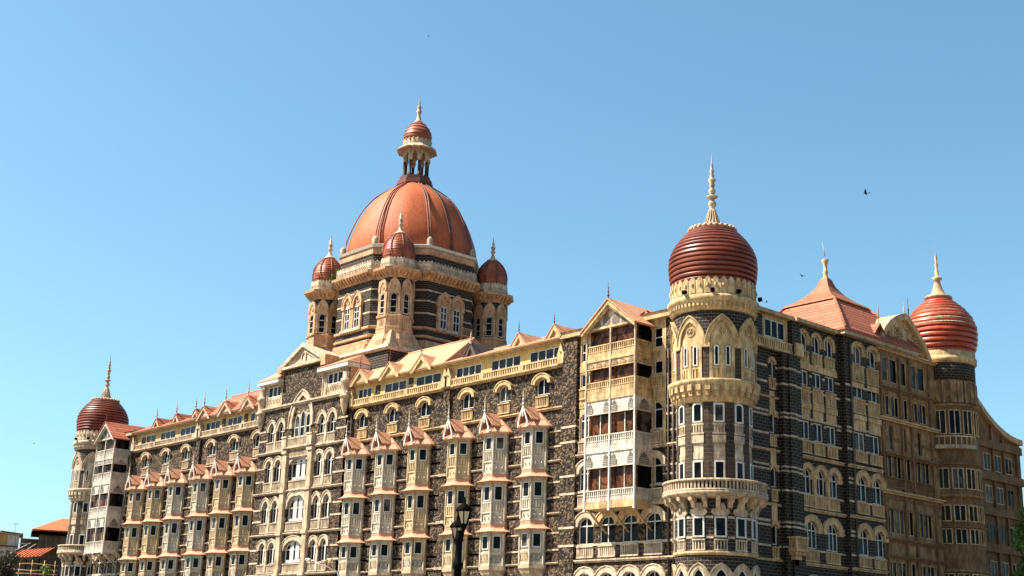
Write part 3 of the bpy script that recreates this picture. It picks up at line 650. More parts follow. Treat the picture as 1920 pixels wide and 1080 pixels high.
# its attic: stone gable in the middle, timber framed rooms left and right under hipped roofs
m = MB(); c0, c1 = -66.8, -58.2
m.box(F, c0, c1, -3, .02, 31.7, 36.2); m.build('attic_wall', 'rock', H)
m = MB(); mid = (c0+c1)/2; m.box(F, c0-.35, c1+.35, -3, .45, 36.2, 36.5)
m.prism(F, [(c0+.3, 36.5), (c1-.3, 36.5), (mid, 38.7)], -3, .02)
for sg in (-1, 1):
    m.prism(F, [(mid, 39.1), (mid+sg*4.75, 36.75), (mid+sg*4.75, 36.5), (mid+sg*4.2, 36.5), (mid, 38.6)], -3, .45)
    m.prism(F, [(mid, 38.35), (mid+sg*3.3, 36.75), (mid+sg*2.7, 36.75), (mid, 38.05)], 0, .16)
m.box(F, mid-3.2, mid+3.2, 0, .14, 36.6, 36.74)
n = 18
m.strip(F, [(mid+.38*math.cos(2*math.pi*k/n), 37.3+.55*math.sin(2*math.pi*k/n)) for k in range(n+1)], [(mid+.58*math.cos(2*math.pi*k/n), 37.3+.75*math.sin(2*math.pi*k/n)) for k in range(n+1)], 0, .15)
PD = m.build('pediment', 'pale', H)
m = MB(); m.box(F, mid-.55, mid+.55, -2.2, -.8, 38.2, 40.2); m.box(F, mid-.7, mid+.7, -2.35, -.65, 40.2, 40.45); m.build('chimney', 'pinkstone', H)
m = MB(); m.mark(); m.box(F, c1+.1, c1+1.0, -1.6, .5, 35.6, 36.9); m.mark(); m.box(F, c0-.9, c0, -1.6, .5, 35.9, 36.7); m.build('parapet_block', 'pinkstone', H)
for a, b, wc, ex in ((-71.3, c0, -68.6, 0), (c1, -52.4, -55.4, 1)):
    aops = []; win(H, 'attic_window', F, aops, wc, 33.08, 3.05, 1.35, 'flat', 0, 3, None, -.1, .1, mull=.24)
    wall(H, 'timber_attic', F, a, b, 31.75, 34.9, aops, 'cream', .3)
    m = MB()
    for k in range(9): x = wc-1.5+k*.36; m.prism(F, [(x, 32.3), (x+.12, 32.3), (x+.3, 32.85), (x+.18, 32.85)], 0, .06)
    for x in (a+.25, wc-1.75, wc+1.75, b-.3): m.box(F, x-.1, x+.1, 0, .1, 31.8, 34.8); m.tube([F(x, .1, 34.0), F(x, .75, 34.75)], .07, .07, 4)
    m.build('timber_frame', 'cream', H)
    e0, e1 = (a-.35, b) if not ex else (a, b+.5)
    m = MB(); m.box(F, e0, e1, -6, .85, 34.68, 35.12); m.build('fascia', 'white', H)
    m = MB(); q = [(e0, .9), (e1, .9), (e1, -6), (e0, -6)]; rr = [(e0+1.6, -3), (e1-1.6, -3), (e1-1.6, -3.4), (e0+1.6, -3.4)] if ex else [(e0+1.5, -1.2), (e1, -1.2), (e1, -3.4), (e0+1.5, -3.4)]
    m.loft(F, [(q, 35.12), (q, 35.2), (rr, 37.0 if ex else 36.7)]); m.build('hipped_roof', 'tile', H)
wall(H, 'timber_attic', SD(-55.3), -.4, 5.5, 32.4, 35.6, [], 'pinkstone')
for s in (-71.25, -52.95):
    m = MB(); m.lathe(tuple(F(s, .1, 0)), [(.05, 29.6), (.5, 30.7), (.62, 31.5), (.62, 31.75), (.75, 31.8), (.75, 32.0), (.55, 32.1), (.55, 33.4), (.72, 33.6), (.72, 34.0), (.5, 34.1), (.5, 34.9)], 10); m.build('corner_turretlet', 'cream', H)

# ---- banded corner towers
def tower(cx, cy, nm='corner_tower', st='cream', full=True, rock='dress', pier='pier'):
    c = (cx, cy, 0); az = -47.0
    b = MB(); b.lathe(c, [(3.42, 0), (3.42, 16)], 48); b.lathe(c, [(3.12, 16), (3.12, 24.2)], 48); b.lathe(c, [(3.50, 25.4), (3.50, 26), (3.50, 32.2)], 48)
    T = b.build(nm, rock, H)
    st2 = 'gold' if st == 'cream' else st
    def add(n, prof, m_, seg=48, **k):
        q = MB(); q.lathe(c, prof, seg, **k); return q.build(n, m_, T)
    # parapet and cornice
    add('cornice', [(3.6, 31.85), (3.78, 31.95), (3.8, 32.55), (4.02, 32.7), (4.08, 33.05), (3.95, 33.2), (3.7, 33.22)], st2)
    add('parapet', [(3.74, 33.2), (3.74, 34.55), (3.6, 34.62)], st2)
    C_ = CY(cx, cy, 3.74, az); q = MB(); n = 34
    for k in range(n):
        s = 2*math.pi*3.74*(k/n-.5); q.mark(); q.box(C_, s-.24, s+.24, -.02, .05, 33.35, 34.62); q.prism(C_, [(s-.24, 34.62), (s+.24, 34.62), (s, 34.85)], -.08, .05)
        q.cur = 1; q.lathe(tuple(C_(s, .05, 34.1)), [(.13, -.11), (.13, .11)], 6); q.cur = 0
    q.mark()
    for k in range(60): s = 2*math.pi*3.74*(k/60-.5); q.box(CY(cx, cy, 3.8, az), s-.09, s+.09, -.02, .10, 32.2, 32.5)
    q.build('parapet_ornament', [st2, 'tan'], T)
    # arcade storey
    C3 = CY(cx, cy, 3.50, az); D = R_(45)*3.50
    for k in range(-3, 4):
        s = D*k+R_(8.0)*3.5
        m = MB(); a = D/2-.02
        m.strip(C3, [(s+x, 28.8+z) for x, z in arc(a-.3, 2.05, 'point', 13)], [(s+x*a/(a-.3), 28.85+z*2.5/2.05) for x, z in arc(a-.3, 2.05, 'point', 13)], -.05, .26)
        out_ = [(s+x*a/(a-.3), 28.85+z*2.5/2.05) for x, z in arc(a-.3, 2.05, 'point', 13)]
        m.strip(C3, out_, [(s+(x-s)*1.03, z+.1) for x, z in out_], -.05, .36)
        m.panel(C3, s-a+.3, s+a-.3, 28.7, lambda x: 28.82+arch_h(x-s, a-.3, 2.0, 'point'), -.1, .07, 12)
        for u in (-1.0, 0, 1.0): m.box(C3, s+u*(a-.42)-.12, s+u*(a-.42)+.12, -.02, .2, 25.75, 28.75)
        m.box(C3, s-a+.3, s+a-.3, -.02, .07, 25.75, 28.72)
        m.lathe(tuple(C3(s, .1, 29.95)), [(.1, -.1), (.1, .1)], 6)
        r_ = [(s+.42*math.cos(t*.5236), 29.95+.42*math.sin(t*.5236)) for t in range(13)]; r2 = [(s+.32*math.cos(t*.5236), 29.95+.32*math.sin(t*.5236)) for t in range(13)]
        m.strip(C3, r2, r_, 0, .14)
        for t in range(5): m.lathe(tuple(C3(s+.2*math.cos(t*1.257), .09, 29.95+.2*math.sin(t*1.257))), [(.07, -.07), (.07, .07)], 5)
        A = m.build('pointed_arch', st2, T)
        for u in (-.5, .5):
            win(T, 'lancet_window', C3, None, s+u*(a-.42)*1.02, 26.9, .42, 1.55, 'round', .2, 1, None, d=.07, fr=.09)
            w = MB(); xx = s+u*(a-.42)*1.02
            w.box(C3, xx-.4, xx+.4, .05, .16, 26.62, 26.74)
            for j in range(3): w.box(C3, xx-.36+j*.29, xx-.22+j*.29, .05, .15, 25.85, 26.62)
            w.build('balustrade', st2, T)
        m = MB(); m.box(C3, s+D/2-.36, s+D/2+.36, -.02, .15, 25.75, 28.5); m.build('basalt_pier', pier, T)
        m = MB(); m.box(C3, s+D/2-.36, s+D/2+.36, -.02, .3, 28.5, 28.85); m.build('capital', st2, T)
    # corbelled gallery under the arcade
    add('corbel_ring', [(3.14, 23.75), (3.4, 23.95), (3.45, 24.5), (3.55, 24.9), (3.95, 25.35), (4.02, 25.5), (4.02, 25.72), (3.5, 25.8)], st2)
    q = MB(); n = 30; C4 = CY(cx, cy, 3.55, az)
    for k in range(n):
        s = 2*math.pi*3.55*(k/n-.5); q.mark(); q.box(C4, s-.2, s+.2, -.05, .36, 24.75, 25.3); q.box(C4, s-.16, s+.16, -.1, .2, 24.3, 24.75)
    q.build('corbel', st2, T)
    # shaft: basalt piers alternate with stone strips that carry windows
    C5 = CY(cx, cy, 3.12, az); D = R_(33.0)*3.12; s00 = R_(3.5)*3.12
    for k in range(-3, 4):
        s = s00+D*k; w = .98; m = MB(); m.box(C5, s-w/2, s+w/2, -.05, .06, 16.4, 23.85)
        m.box(C5, s-w/2-.06, s+w/2+.06, 0, .2, 21.05, 21.18); m.box(C5, s-w/2-.04, s+w/2+.04, 0, .16, 21.82, 21.98); m.box(C5, s-w/2-.04, s+w/2+.04, 0, .18, 20.3, 20.95)
        for j in range(4): m.box(C5, s-w/2+.06+j*.255, s-w/2+.17+j*.255, 0, .14, 21.18, 21.82)
        m.box(C5, s-w/2, s+w/2, .05, .1, 18.95, 19.5)
        V_ = m.build('stone_strip', 'pale' if k % 2 else 'cream', T)
        win(T, 'sash_window', C5, None, s, 22.05, .88, 1.62 if k == 0 else 1.42, 'flat' if k == 0 else 'round', 0 if k == 0 else .26, 1, None, d=.08, fr=.13)
        win(T, 'sash_window', C5, None, s, 16.4, .88, 2.4, 'flat', 0, 1, None, d=.08, fr=.13)
        m = MB(); m.box(C5, s+w/2, s+D-w/2, -.05, .14, 16.2, 23.8); m.build('basalt_pier', pier, T)
    # round balcony on brackets
    add('balcony_floor', [(3.1, 15.55), (4.0, 15.7), (4.45, 15.85), (4.5, 16.0), (4.5, 16.12), (3.1, 16.14)], st)
    C6 = CY(cx, cy, 4.35, az); q = MB(); n = 84
    for k in range(n):
        s = 2*math.pi*4.35*(k/n-.5); q.box(C6, s-.085, s+.085, -.08, .06, 16.3, 16.95)
    q.lathe(c, [(4.22, 16.12), (4.48, 16.12), (4.48, 16.32), (4.22, 16.32)], 48); q.lathe(c, [(4.2, 16.95), (4.5, 16.95), (4.52, 17.05), (4.48, 17.16), (4.2, 17.16)], 48)
    q.build('balcony_balustrade', st, T)
    q = MB()
    for k in range(22):
        q.mark(); a = az+k*360/22; P_ = PL(cx, cy, a); u = CY(cx, cy, 1, a)
        q.prism(lambda s, d, z: P_(d, s, z), [(3.3, 14.75), (3.75, 14.85), (3.9, 15.2), (4.3, 15.4), (4.35, 15.75), (3.3, 15.75)], -.17, .17)
    q.build('bracket', st, T)
    # lower storeys
    C7 = CY(cx, cy, 3.42, az); D = R_(30.5)*3.42; s00 = R_(3.5)*3.42
    for k in range(-3, 4):
        s = s00+D*k
        win(T, 'sash_window', C7, None, s, 12.4, 1.0, 1.7, 'flat', 0, 1, None, d=.02, fr=.13, bal=(11.3, 12.25, 'pale', .55))
        m = MB(); m.prism(C7, [(s-.5, 14.15), (s+.5, 14.15), (s+.78, 14.45), (s+.62, 14.75), (s+.45, 14.7), (s+.3, 15.2), (s-.3, 15.2), (s-.45, 14.7), (s-.62, 14.75), (s-.78, 14.45)], -.02, .16)
        m.lathe(tuple(C7(s, .16, 14.72)), [(.14, -.12), (.14, .12)], 8); m.build('carved_lintel', 'cream', T)
        win(T, 'arched_window', C7, None, s, 6.0, 1.1, 3.0, 'point', .9, 1, None, d=.02, fr=.13, hood=(.35, .2, 'cream', .2))
        q = MB()
        for z in (12.3, 13.95): q.box(C7, s+.6, s+D-.6, -.02, .05, z, z+.2)
        q.build('stone_band', 'pale', T)
    add('string_course', [(3.4, 10.95), (3.55, 11.0), (3.62, 11.25), (3.4, 11.3)], st2)
    # banded dome and spire
    ctrl = [(3.55, 34.6), (3.74, 35.4), (3.84, 36.5), (3.78, 37.3), (3.54, 38.0), (3.12, 38.7), (2.57, 39.35), (1.95, 39.95)]
    pr = courses(ctrl, 14, .17, .12)
    add('banded_dome', pr, 'band', 72, hard=True)
    add('dome_collar', [(1.7, 39.9), (2.05, 39.95), (2.12, 40.12), (1.95, 40.3), (.9, 40.45)], 'cream')
    q = MB()
    for k in range(26): a = k*2*math.pi/26; q.ball((cx+2.05*math.cos(a), cy+2.05*math.sin(a), 40.15), .2, 1., 6)
    q.build('petal_ring', 'pinkstone', T)
    q = MB(); sp = [(.95, 40.4), (.72, 40.75), (.5, 41.3), (.34, 41.9), (.26, 42.25), (.2, 42.35), (.33, 42.55), (.38, 42.78), (.3, 43.0), (.16, 43.15), (.22, 43.25), (.52, 43.42), (.5, 43.5), (.2, 43.62), (.18, 43.7), (.32, 43.9), (.32, 44.1), (.17, 44.3), (.2, 44.4), (.27, 44.55), (.2, 44.75), (.36, 45.05), (.34, 45.15), (.16, 45.3), (.22, 45.5), (.14, 45.75), (.22, 45.95), (.12, 46.15), (.15, 46.4), (.07, 46.7), (.05, 47.2), (.015, 47.9)]
    q.lathe(c, sp, 18)
    for k in range(16): a = k*2*math.pi/16; q.tube([(cx+.98*math.cos(a), cy+.98*math.sin(a), 40.42), (cx+.72*math.cos(a), cy+.72*math.sin(a), 40.8), (cx+.3*math.cos(a), cy+.3*math.sin(a), 42.2)], .06, .03, 5)
    q.build('spire', 'cream', T)
    for k in (-40, -4, 28, 75):
        q = MB(); u = PL(cx+3.95*math.cos(R_(az+k)), cy+3.95*math.sin(R_(az+k)), az+k); q.box(u, -.18, .18, .05, .4, 33.3, 33.6); q.tube([u(0, .2, 33.2), u(0, .2, 33.35)], .05, .05, 6); q.build('floodlight', 'iron', T)
    return T
tower(0, 0); tower(-125.2, 1.1, st='pale')

# ---- side front along the street
F = SD(0); ops = []
for z, h in ((28.1, 1.15), (22.8, 1.55), (17.85, 1.5), (12.75, 1.5)):
    win(H, 'narrow_window', F, ops, 8.25, z, .78, h, 'round', .39, 1, None, hood=(.2, .1, 'tan', .0), bal=(z-1.25, z-.15, 'tan', .45))
aops = []
win(H, 'attic_window', F, aops, 8.95, 31.8, 3.1, 1.75, 'flat', 0, 3, None, -.15, .12, mull=.14)
wall(H, 'basalt_wall', F, 2.6, 12, 0, 30.6, ops, 'dress'); wall(H, 'limewashed_wall', F, 2.6, 10.9, 30.6, 33.9, aops, 'gold')
m = MB(); m.mark(); m.box(F, 2.6, 7.0, -.2, .06, 31.5, 33.8); m.mark(); m.box(F, 10.95, 12.2, -.3, .5, 30.6, 33.9); m.build('basalt_pier', 'dress', H)
m = MB(); m.box(F, 3.5, 12.2, .1, .5, 30.55, 30.8); m.box(F, 3.5, 12.2, .2, .5, 31.38, 31.55); m.box(F, 3.5, 12.2, .15, .25, 30.8, 31.4)
for k in range(25): m.box(F, 3.6+k*.34, 3.78+k*.34, .25, .45, 30.8, 31.4)
m.box(F, 11.2, 12.4, .2, .75, 30.5, 31.75); m.build('attic_balustrade', 'gold', H)
m = MB(); m.mark(); m.box(F, 7.85, 8.65, -.01, .05, 19.75, 21.4); m.mark(); m.box(F, 7.85, 8.65, -.01, .05, 24.8, 26.7); m.mark(); m.box(F, 7.85, 8.65, -.01, .05, 14.75, 16.5); m.build('stone_strip', 'tan', H)
m = MB(); m.box(F, 2.6, 11.2, -2, .55, 33.9, 34.25); m.build('eave', 'gold', H)
m = MB(); m.loft(F, [([(2.6, .6), (12, .6), (18.5, .4), (18.5, -8), (2.6, -8)], 34.25), ([(2.6, -5), (12, -5), (18.5, -5), (18.5, -5.3), (2.6, -5.3)], 35.4)]); m.build('sheet_roof', 'sheet', H)
SB = [12.55, 14.35, 14.75, 17.6, 19.35, 19.75, 22.6, 24.3, 24.7, 27.4, 28.9]
cutn = [(8.25, 5, 1.0, 26, 'flat', 0)]
bands(H, 'stone_band', F, 3.4, 9.2, [(z, .2) for z in SB], cutn, 'pale')
for z in (11.5, 16.4, 21.3, 26.2): course(H, F, 3.4, 9.2, z, 'gold', .16, h=.2)
# pier
F = SD(.6); Pm = MB(); Pm.box(F, 9.2, 11.95, -.9, 0, 0, 30.4); Pm.box(F, 9.9, 10.9, -.1, .25, 0, 30.3); p = Pm.build('pier', 'dress', H)
m = MB()
for z in SB: m.box(F, 9.15, 11.98, -.4, .03, z, z+.17); m.box(F, 9.87, 10.93, .03, .28, z, z+.17)
m.build('stone_band', 'pale', p)
m = MB()
for a, b, d, z0, z1 in ((9.35, 11.1, .95, 12.25, 12.5), (9.5, 10.95, .7, 11.95, 12.25), (9.75, 10.75, .45, 11.55, 11.95), (9.95, 10.6, .25, 11.05, 11.55), (9.3, 11.15, 1.0, 13.4, 13.55)): m.box(F, a, b, 0, d, z0, z1)
for a, b in ((9.38, 9.5), (10.95, 11.08)): m.box(F, a, b, .8, .93, 12.5, 13.4)
for k in range(9): x = 9.55+k*.17; m.box(F, x-.035, x+.035, .86, .91, 12.5, 13.4)
for k in range(5): d = .1+k*.16; m.box(F, 9.4, 9.46, d, d+.06, 12.5, 13.4); m.box(F, 11.0, 11.06, d, d+.06, 12.5, 13.4)
m.box(F, 9.4, 11.06, .85, .92, 12.9, 12.97)
m.build('oriel_balcony', 'tan', H)
# triple bay
F = SD(.3); ops = []
for s in (12.85, 14.95, 17.05):
    win(H, 'arched_window', F, ops, s, 31.4, 1.35, 1.15, 'round', .62, 2, hood=(.2, .08, 'gold', .6), bal=(30.1, 31.3, 'gold', .8))
    win(H, 'sash_window', F, ops, s, 28.0, 1.45, 1.45, bal=(26.3, 27.85, 'tan', .8))
    win(H, 'sash_window', F, ops, s, 22.85, 1.45, 1.75, bal=(21.5, 22.7, 'tan', .8))
    win(H, 'arched_window', F, ops, s, 17.8, 1.4, 1.65, 'round', .75, 2, 1.6, hood=(.36, .18, 'tan', .3), bal=(16.55, 17.7, 'tan', .8))
for s in (13.25, 16.55):
    win(H, 'arched_window', F, ops, s, 12.8, 1.95, 1.65, 'round', .85, 3, 1.65, hood=(.52, .18, 'tan', .2), bal=(11.6, 12.7, 'tan', 1.1))
    win(H, 'arched_window', F, ops, s, 7.0, 1.95, 2.0, 'round', .9, 2, 2.0, hood=(.5, .18, 'tan', .2))
wall(H, 'basalt_wall', F, 11.9, 18.7, 0, 34.0, ops, 'dress')
m = MB(); m.mark(); m.box(F, 11.95, 18.1, -.01, .12, 29.5, 30.1)
for s in (12.85, 14.95, 17.05):
    m.mark(); m.box(F, s-.8, s+.8, -.01, .06, 24.75, 26.25); m.box(F, s-.84, s+.84, 0, .2, 25.75, 26.25)
    for j in range(5): m.box(F, s-.7+j*.32, s-.58+j*.32, .2, .25, 25.9, 26.1)
m.build('stone_panel', 'tan', H)
for s in (13.9, 16.0): m = MB(); m.box(F, s-.22, s+.22, -.1, .22, 16.5, 19.6); m.box(F, s-.32, s+.32, -.1, .3, 19.3, 19.62); m.build('colonnette', 'tan', H)
bands(H, 'stone_band', F, 11.95, 18.65, [(z, .2) for z in SB], ops, 'pale')
for z in (11.5, 16.4, 21.3): course(H, F, 11.9, 18.7, z, 'gold', .3, h=.28)
m = MB(); m.box(F, 11.2, 18.6, -2, .6, 33.85, 34.2); m.build('eave', 'gold', H)
# projecting end pavilion with its tiled pyramid roof
F = SD(.9); ops = []
for s in (20.9, 23.45):
    win(H, 'arched_window', F, ops, s, 31.35, 1.6, 1.3, 'round', .55, 2, hood=(.3, .2, 'gold', .5), bal=(29.5, 31.2, 'gold', 1.0))
    win(H, 'sash_window', F, ops, s, 27.9, 1.65, 1.6, bal=(26.3, 27.8, 'tan', 1.0))
    win(H, 'sash_window', F, ops, s, 22.7, 1.6, 1.8, bal=(21.55, 22.6, 'tan', 1.0))
    win(H, 'arched_window', F, ops, s, 17.8, 1.6, 1.7, 'round', .8, 2, 1.65, hood=(.45, .18, 'tan', .2), bal=(16.6, 17.7, 'tan', 1.0))
    win(H, 'arched_window', F, ops, s, 12.75, 1.6, 1.7, 'round', .8, 2, 1.65, hood=(.45, .18, 'tan', .2), bal=(11.6, 12.6, 'tan', 1.0))
wall(H, 'basalt_wall', F, 18.7, 24.4, 0, 34.0, ops, 'dress')
m = MB(); m.box(FR(18.73), -10, .84, -.5, 0, 0, 33.9); m.build('return_wall', 'dress', H)
m = MB()
for s in (20.9, 23.45): m.mark(); m.box(F, s-1.0, s+1.0, -.01, .06, 24.6, 26.2); m.box(F, s-1.05, s+1.05, 0, .2, 25.7, 26.2); m.mark(); m.box(F, s-1, s+1, -.01, .05, 28.9, 29.45)
m.build('stone_panel', 'tan', H)
bands(H, 'stone_band', F, 18.72, 24.4, [(z, .2) for z in SB], ops, 'pale')
for z in (11.5, 16.4, 21.2): course(H, F, 18.7, 24.4, z, 'gold', .3, h=.28)
m = MB(); m.tube([F(19.6, .1, 8), F(19.6, .1, 33.5)], .09, .09, 6); m.build('drainpipe', 'pipe', H)
m = MB(); m.box(F, 18.1, 31.2, -12, .65, 33.85, 34.25); m.build('eave', 'cream', H)
cxp, cyp = -5.0, 24.7
m = MB(); sq = lambda h, ox=cxp, oy=cyp: [(ox-h, oy-h), (ox+h, oy-h), (ox+h, oy+h), (ox-h, oy+h)]
ID = lambda s, d, z: Vector((s, d, z))
m.loft(ID, [(sq(6.75), 34.25), (sq(6.75), 34.4), (sq(2.9), 38.9)])
for sx_, sy_ in ((1, -1), (1, 1), (-1, -1)): m.tube([(cxp+sx_*6.75, cyp+sy_*6.75, 34.5), (cxp+sx_*2.9, cyp+sy_*2.9, 38.95)], .16, .16, 6)
PR = m.build('pyramid_roof', 'rtile', H)
m = MB(); m.loft(ID, [(sq(3.25), 38.75), (sq(3.1), 38.95), (sq(2.2), 39.5), (sq(1.4), 40.2), (sq(.75), 41.1), (sq(.42), 42.0)]); m.build('ogee_cap', mat('orange_sheet_cap', (.42, .135, .055), .65, .3, .9, .15, 6, streak=.35), PR)
m = MB(); m.lathe((cxp, cyp, 0), [(.42, 41.9), (.45, 42.05), (.3, 42.2), (.2, 42.6), (.32, 42.8), (.2, 43.0), (.2, 43.5), (.34, 43.9), (.36, 44.2), (.12, 44.3)], 12); m.tube([(cxp, cyp, 44.6), (cxp-.3, cyp, 46.2)], .05, .02, 5); m.build('finial', 'gold', PR)
m = MB()
for sg in (-1, 1): m.prism(F, [(24.6, 36.2), (24.6+sg*1.7, 34.2), (24.6+sg*1.7, 34.0), (24.6, 36.0)], -4, .5)
m.build('dormer_roof', 'rtile', PR)
m = MB(); m.lathe(tuple(F(24.6, .3, 36)), [(.08, 0), (.05, 1.0), (.08, 1.1), (.02, 2.2)], 6); m.build('finial', 'cream', PR)
# stuccoed continuation with the arched gable
F = SD(.8); ops = []
for s in (25.9, 27.6, 29.3, 31.2, 32.8):
    win(H, 'stucco_window', F, ops, s, 30.5, 1.42, 2.5, 'flat', 0, 1, d=-.2, fr=.08, fm='tan')
    win(H, 'stucco_window', F, ops, s, 27.0, 1.45, 2.1, 'flat', 0, 2, d=-.2, fr=.08, fm='tan')
    win(H, 'stucco_window', F, ops, s, 20.7, 1.5, 2.3, 'flat', 0, 2, d=-.2, fr=.08, fm='tan', bal=(19.8, 20.8, 'brown', .8))
    win(H, 'stucco_window', F, ops, s, 15.3, 1.5, 2.4, 'flat', 0, 2, d=-.2, fr=.08, fm='tan')
    win(H, 'stucco_window', F, ops, s, 9.4, 1.5, 3.2, 'flat', 0, 2, d=-.2, fr=.08, fm='tan')
for s in (26.6, 29.0, 31.8): win(H, 'stucco_window', F, ops, s, 23.6, .7, 2.4, 'flat', 0, 1, d=-.2, fr=.08, fm='brown')
wall(H, 'stucco_wall', F, 24.4, 35.4, 0, 33.9, ops, 'stucco', .45)
for z, d in ((33.9, .5), (29.9, .35), (26.7, .5), (23.2, .4), (19.4, .6), (14.8, .4), (13.2, .3)): course(H, F, 24.4, 35.3, z, 'brown' if d < .45 else 'tan', d, h=.32)
bands(H, 'stone_band', F, 24.45, 35.3, [(24.5, .3), (18.6, .5), (17.6, .2)], ops, 'brown', .07)
m = MB()
for s in (25.0, 28.45, 30.3, 34.0): m.mark(); m.box(F, s-.16, s+.16, -.05, .2, 8, 33.4)
m.build('pilaster', 'brown', H)
m = MB()
out = [(29.4+x, 33.9+z) for x, z in [(4.9, 0), (4.3, .9), (3.6, 1.75), (2.8, 2.55), (2.0, 3.2), (1.1, 3.8), (.2, 4.3), (-.8, 4.0), (-1.9, 3.55), (-2.9, 2.95), (-3.8, 2.15), (-4.5, 1.2), (-4.9, 0)]]
m.prism(F, out, -2.5, .05); m.strip(F, [(29.4+(x-29.4)*.86, 33.9+(z-33.9)*.84) for x, z in out], out, .0, .55); AG = m.build('arched_gable', 'tan', H)
m = MB()
for k in range(46):
    x = 29.2+random.uniform(-3.6, 3.6); zmax = 33.9+2.9*math.sqrt(max(0, 1-((x-29.2)/4.2)**2)); z = random.uniform(34.2, max(34.4, zmax)); a = random.uniform(0, 3.14); l = random.uniform(.25, .55)
    m.tube([F(x-l*math.cos(a), .05, z-l*math.sin(a)*.6), F(x, .22, z), F(x+l*math.cos(a+.6), .05, z+l*math.sin(a+.6)*.6)], .09, .07, 5)
m.build('relief_carving', 'gold', AG)
finial(AG, tuple(F(31.9, -.6, 36.2)), 4.4, .3, 'lead'); finial(AG, tuple(F(29.6, .3, 38.0)), 1.6, .14, 'gold')
# far side tower
def side_tower(cx, cy):
    c = (cx, cy, 0); az = -44; b = MB(); b.lathe(c, [(3.25, 0), (3.25, 34.3)], 40); T = b.build('corner_tower', 'brown', H)
    def add(n, prof, m_, seg=40, **k):
        q = MB(); q.lathe(c, prof, seg, **k); return q.build(n, m_, T)
    add('cornice', [(3.3, 34.0), (3.55, 34.15), (3.6, 34.7), (3.3, 34.8)], 'tan')
    add('parapet', [(3.45, 34.7), (3.45, 35.35), (3.2, 35.5)], 'gold')
    add('frieze', [(3.26, 32.2), (3.33, 32.25), (3.33, 34.25), (3.26, 34.3)], 'dress')
    C_ = CY(cx, cy, 3.25, az)
    q = MB(); n = 26
    for k in range(n): s = 2*math.pi*3.25*(k/n-.5); q.box(C_, s-.3, s+.3, -.02, .12+.06*(k % 2), 29.7, 32.0)
    q.build('fluted_band', 'stucco', T)
    for z, h in ((26.3, 2.6), (20.6, 2.2), (17.3, 1.7), (15.0, 1.6), (10.2, 1.9)):
        for k in (-2, -1, 0, 1, 2):
            win(T, 'sash_window', C_, None, k*1.45, z, 1.2, h, 'flat', 0, 2, None, d=.02, fr=.1, fm='cream' if k == 0 else 'tan', mull=.1)
    for z, m_ in ((29.5, 'stucco'), (23.3, 'brown'), (20.0, 'stucco'), (16.8, 'brown'), (12.4, 'stucco'), (9.3, 'brown')): add('string_course', [(3.25, z-.25), (3.55, z-.15), (3.6, z), (3.25, z+.1)], m_)
    C2 = CY(cx, cy, 3.9, az); q = MB()
    q.box(C2, -2.6, 2.2, -.7, .0, 24.75, 25.15); q.box(C2, -2.6, 2.2, -.14, -.02, 25.95, 26.1)
    for k in range(9): q.box(C2, -2.5+k*.58, -2.4+k*.58, -.12, -.04, 25.15, 25.95)
    q.build('balcony', 'cream', T)
    ctrl = [(3.2, 35.2), (3.58, 36.2), (3.74, 37.4), (3.68, 38.3), (3.32, 39.35), (2.65, 40.3), (1.8, 41.1), (1.2, 41.6)]
    pr = courses(ctrl, 13, .16, .12)
    add('banded_dome', pr, 'sidepaint', 64, hard=True)
    for k in range(5, 13):
        f = [p for p in pr[k*6:k*6+6]]; r, z = f[3]; r2, z2 = f[4]; add('dome_lip', [(r-.02, z-.02), (r+.035, z), (r2+.035, z2+.02), (r2-.03, z2+.03)], 'pale', 64)
    add('dome_collar', [(1.1, 41.7), (1.5, 41.85), (1.4, 42.05), (.9, 42.15)], 'pinkstone')
    add('spire', [(.95, 42.1), (.6, 42.7), (.4, 43.4), (.3, 43.9), (.55, 44.1), (.5, 44.25), (.18, 44.4), (.22, 45), (.12, 45.3), (.2, 45.7), (.1, 46), (.16, 46.5), (.05, 47), (.015, 48)], 'pinkstone', 14)
    return T
side_tower(0, 38.5)

# ---- the great dome over the middle
AX, AY = -62.1, 12.8
def octo(r, ph=22.5, c=(AX, AY)): return [(c[0]+r*math.cos(R_(ph+45*k)), c[1]+r*math.sin(R_(ph+45*k))) for k in range(8)]
kk = 1/math.cos(R_(22.5)); AP = 8.7
def oring(name, rz, m_, P):
    m = MB(); m.loft(ID, [(octo(r*kk), z) for r, z in rz]); return m.build(name, m_, P)
m = MB(); m.loft(ID, [(octo(AP*kk), 30), (octo(AP*kk), 52)]); DR = m.build('dome_drum', 'dress', H)
m = MB(); h = 10.6; m.loft(ID, [(sq(h, AX, AY), 29), (sq(h, AX, AY), 37.6)]); PO = m.build('dome_podium', 'dress', H)
m = MB(); m.loft(ID, [(sq(h+.25, AX, AY), 37.5), (sq(h+.45, AX, AY), 37.75), (sq(h+.3, AX, AY), 38.15), (sq(h-.6, AX, AY), 38.3), (sq(h-1.6, AX, AY), 38.7)]); m.build('podium_cornice', 'pale', PO)
win(PO, 'arched_window', SD(AX+h), None, AY-7.1, 36.0, 1.0, .5, 'round', .5, 1, None, d=.02, fr=.1, hood=(.45, .2, 'pinkstone', .3))
oring('stepped_base', [(AP+.9, 38.4), (AP+.9, 38.9), (AP+.55, 39.0), (AP+.55, 39.5), (AP+.25, 39.6), (AP+.25, 40.1), (AP, 40.2)], 'pinkstone', DR)
oring('string_course', [(AP, 40.45), (AP+.22, 40.55), (AP+.22, 40.8), (AP, 40.9)], 'pinkstone', DR)
oring('string_course', [(AP, 41.55), (AP+.22, 41.65), (AP+.22, 41.9), (AP, 42)], 'pinkstone', DR)
for z in (43.6, 45.2, 46.6): oring('stone_band', [(AP, z), (AP+.05, z), (AP+.05, z+.2), (AP, z+.2)], 'pale', DR)
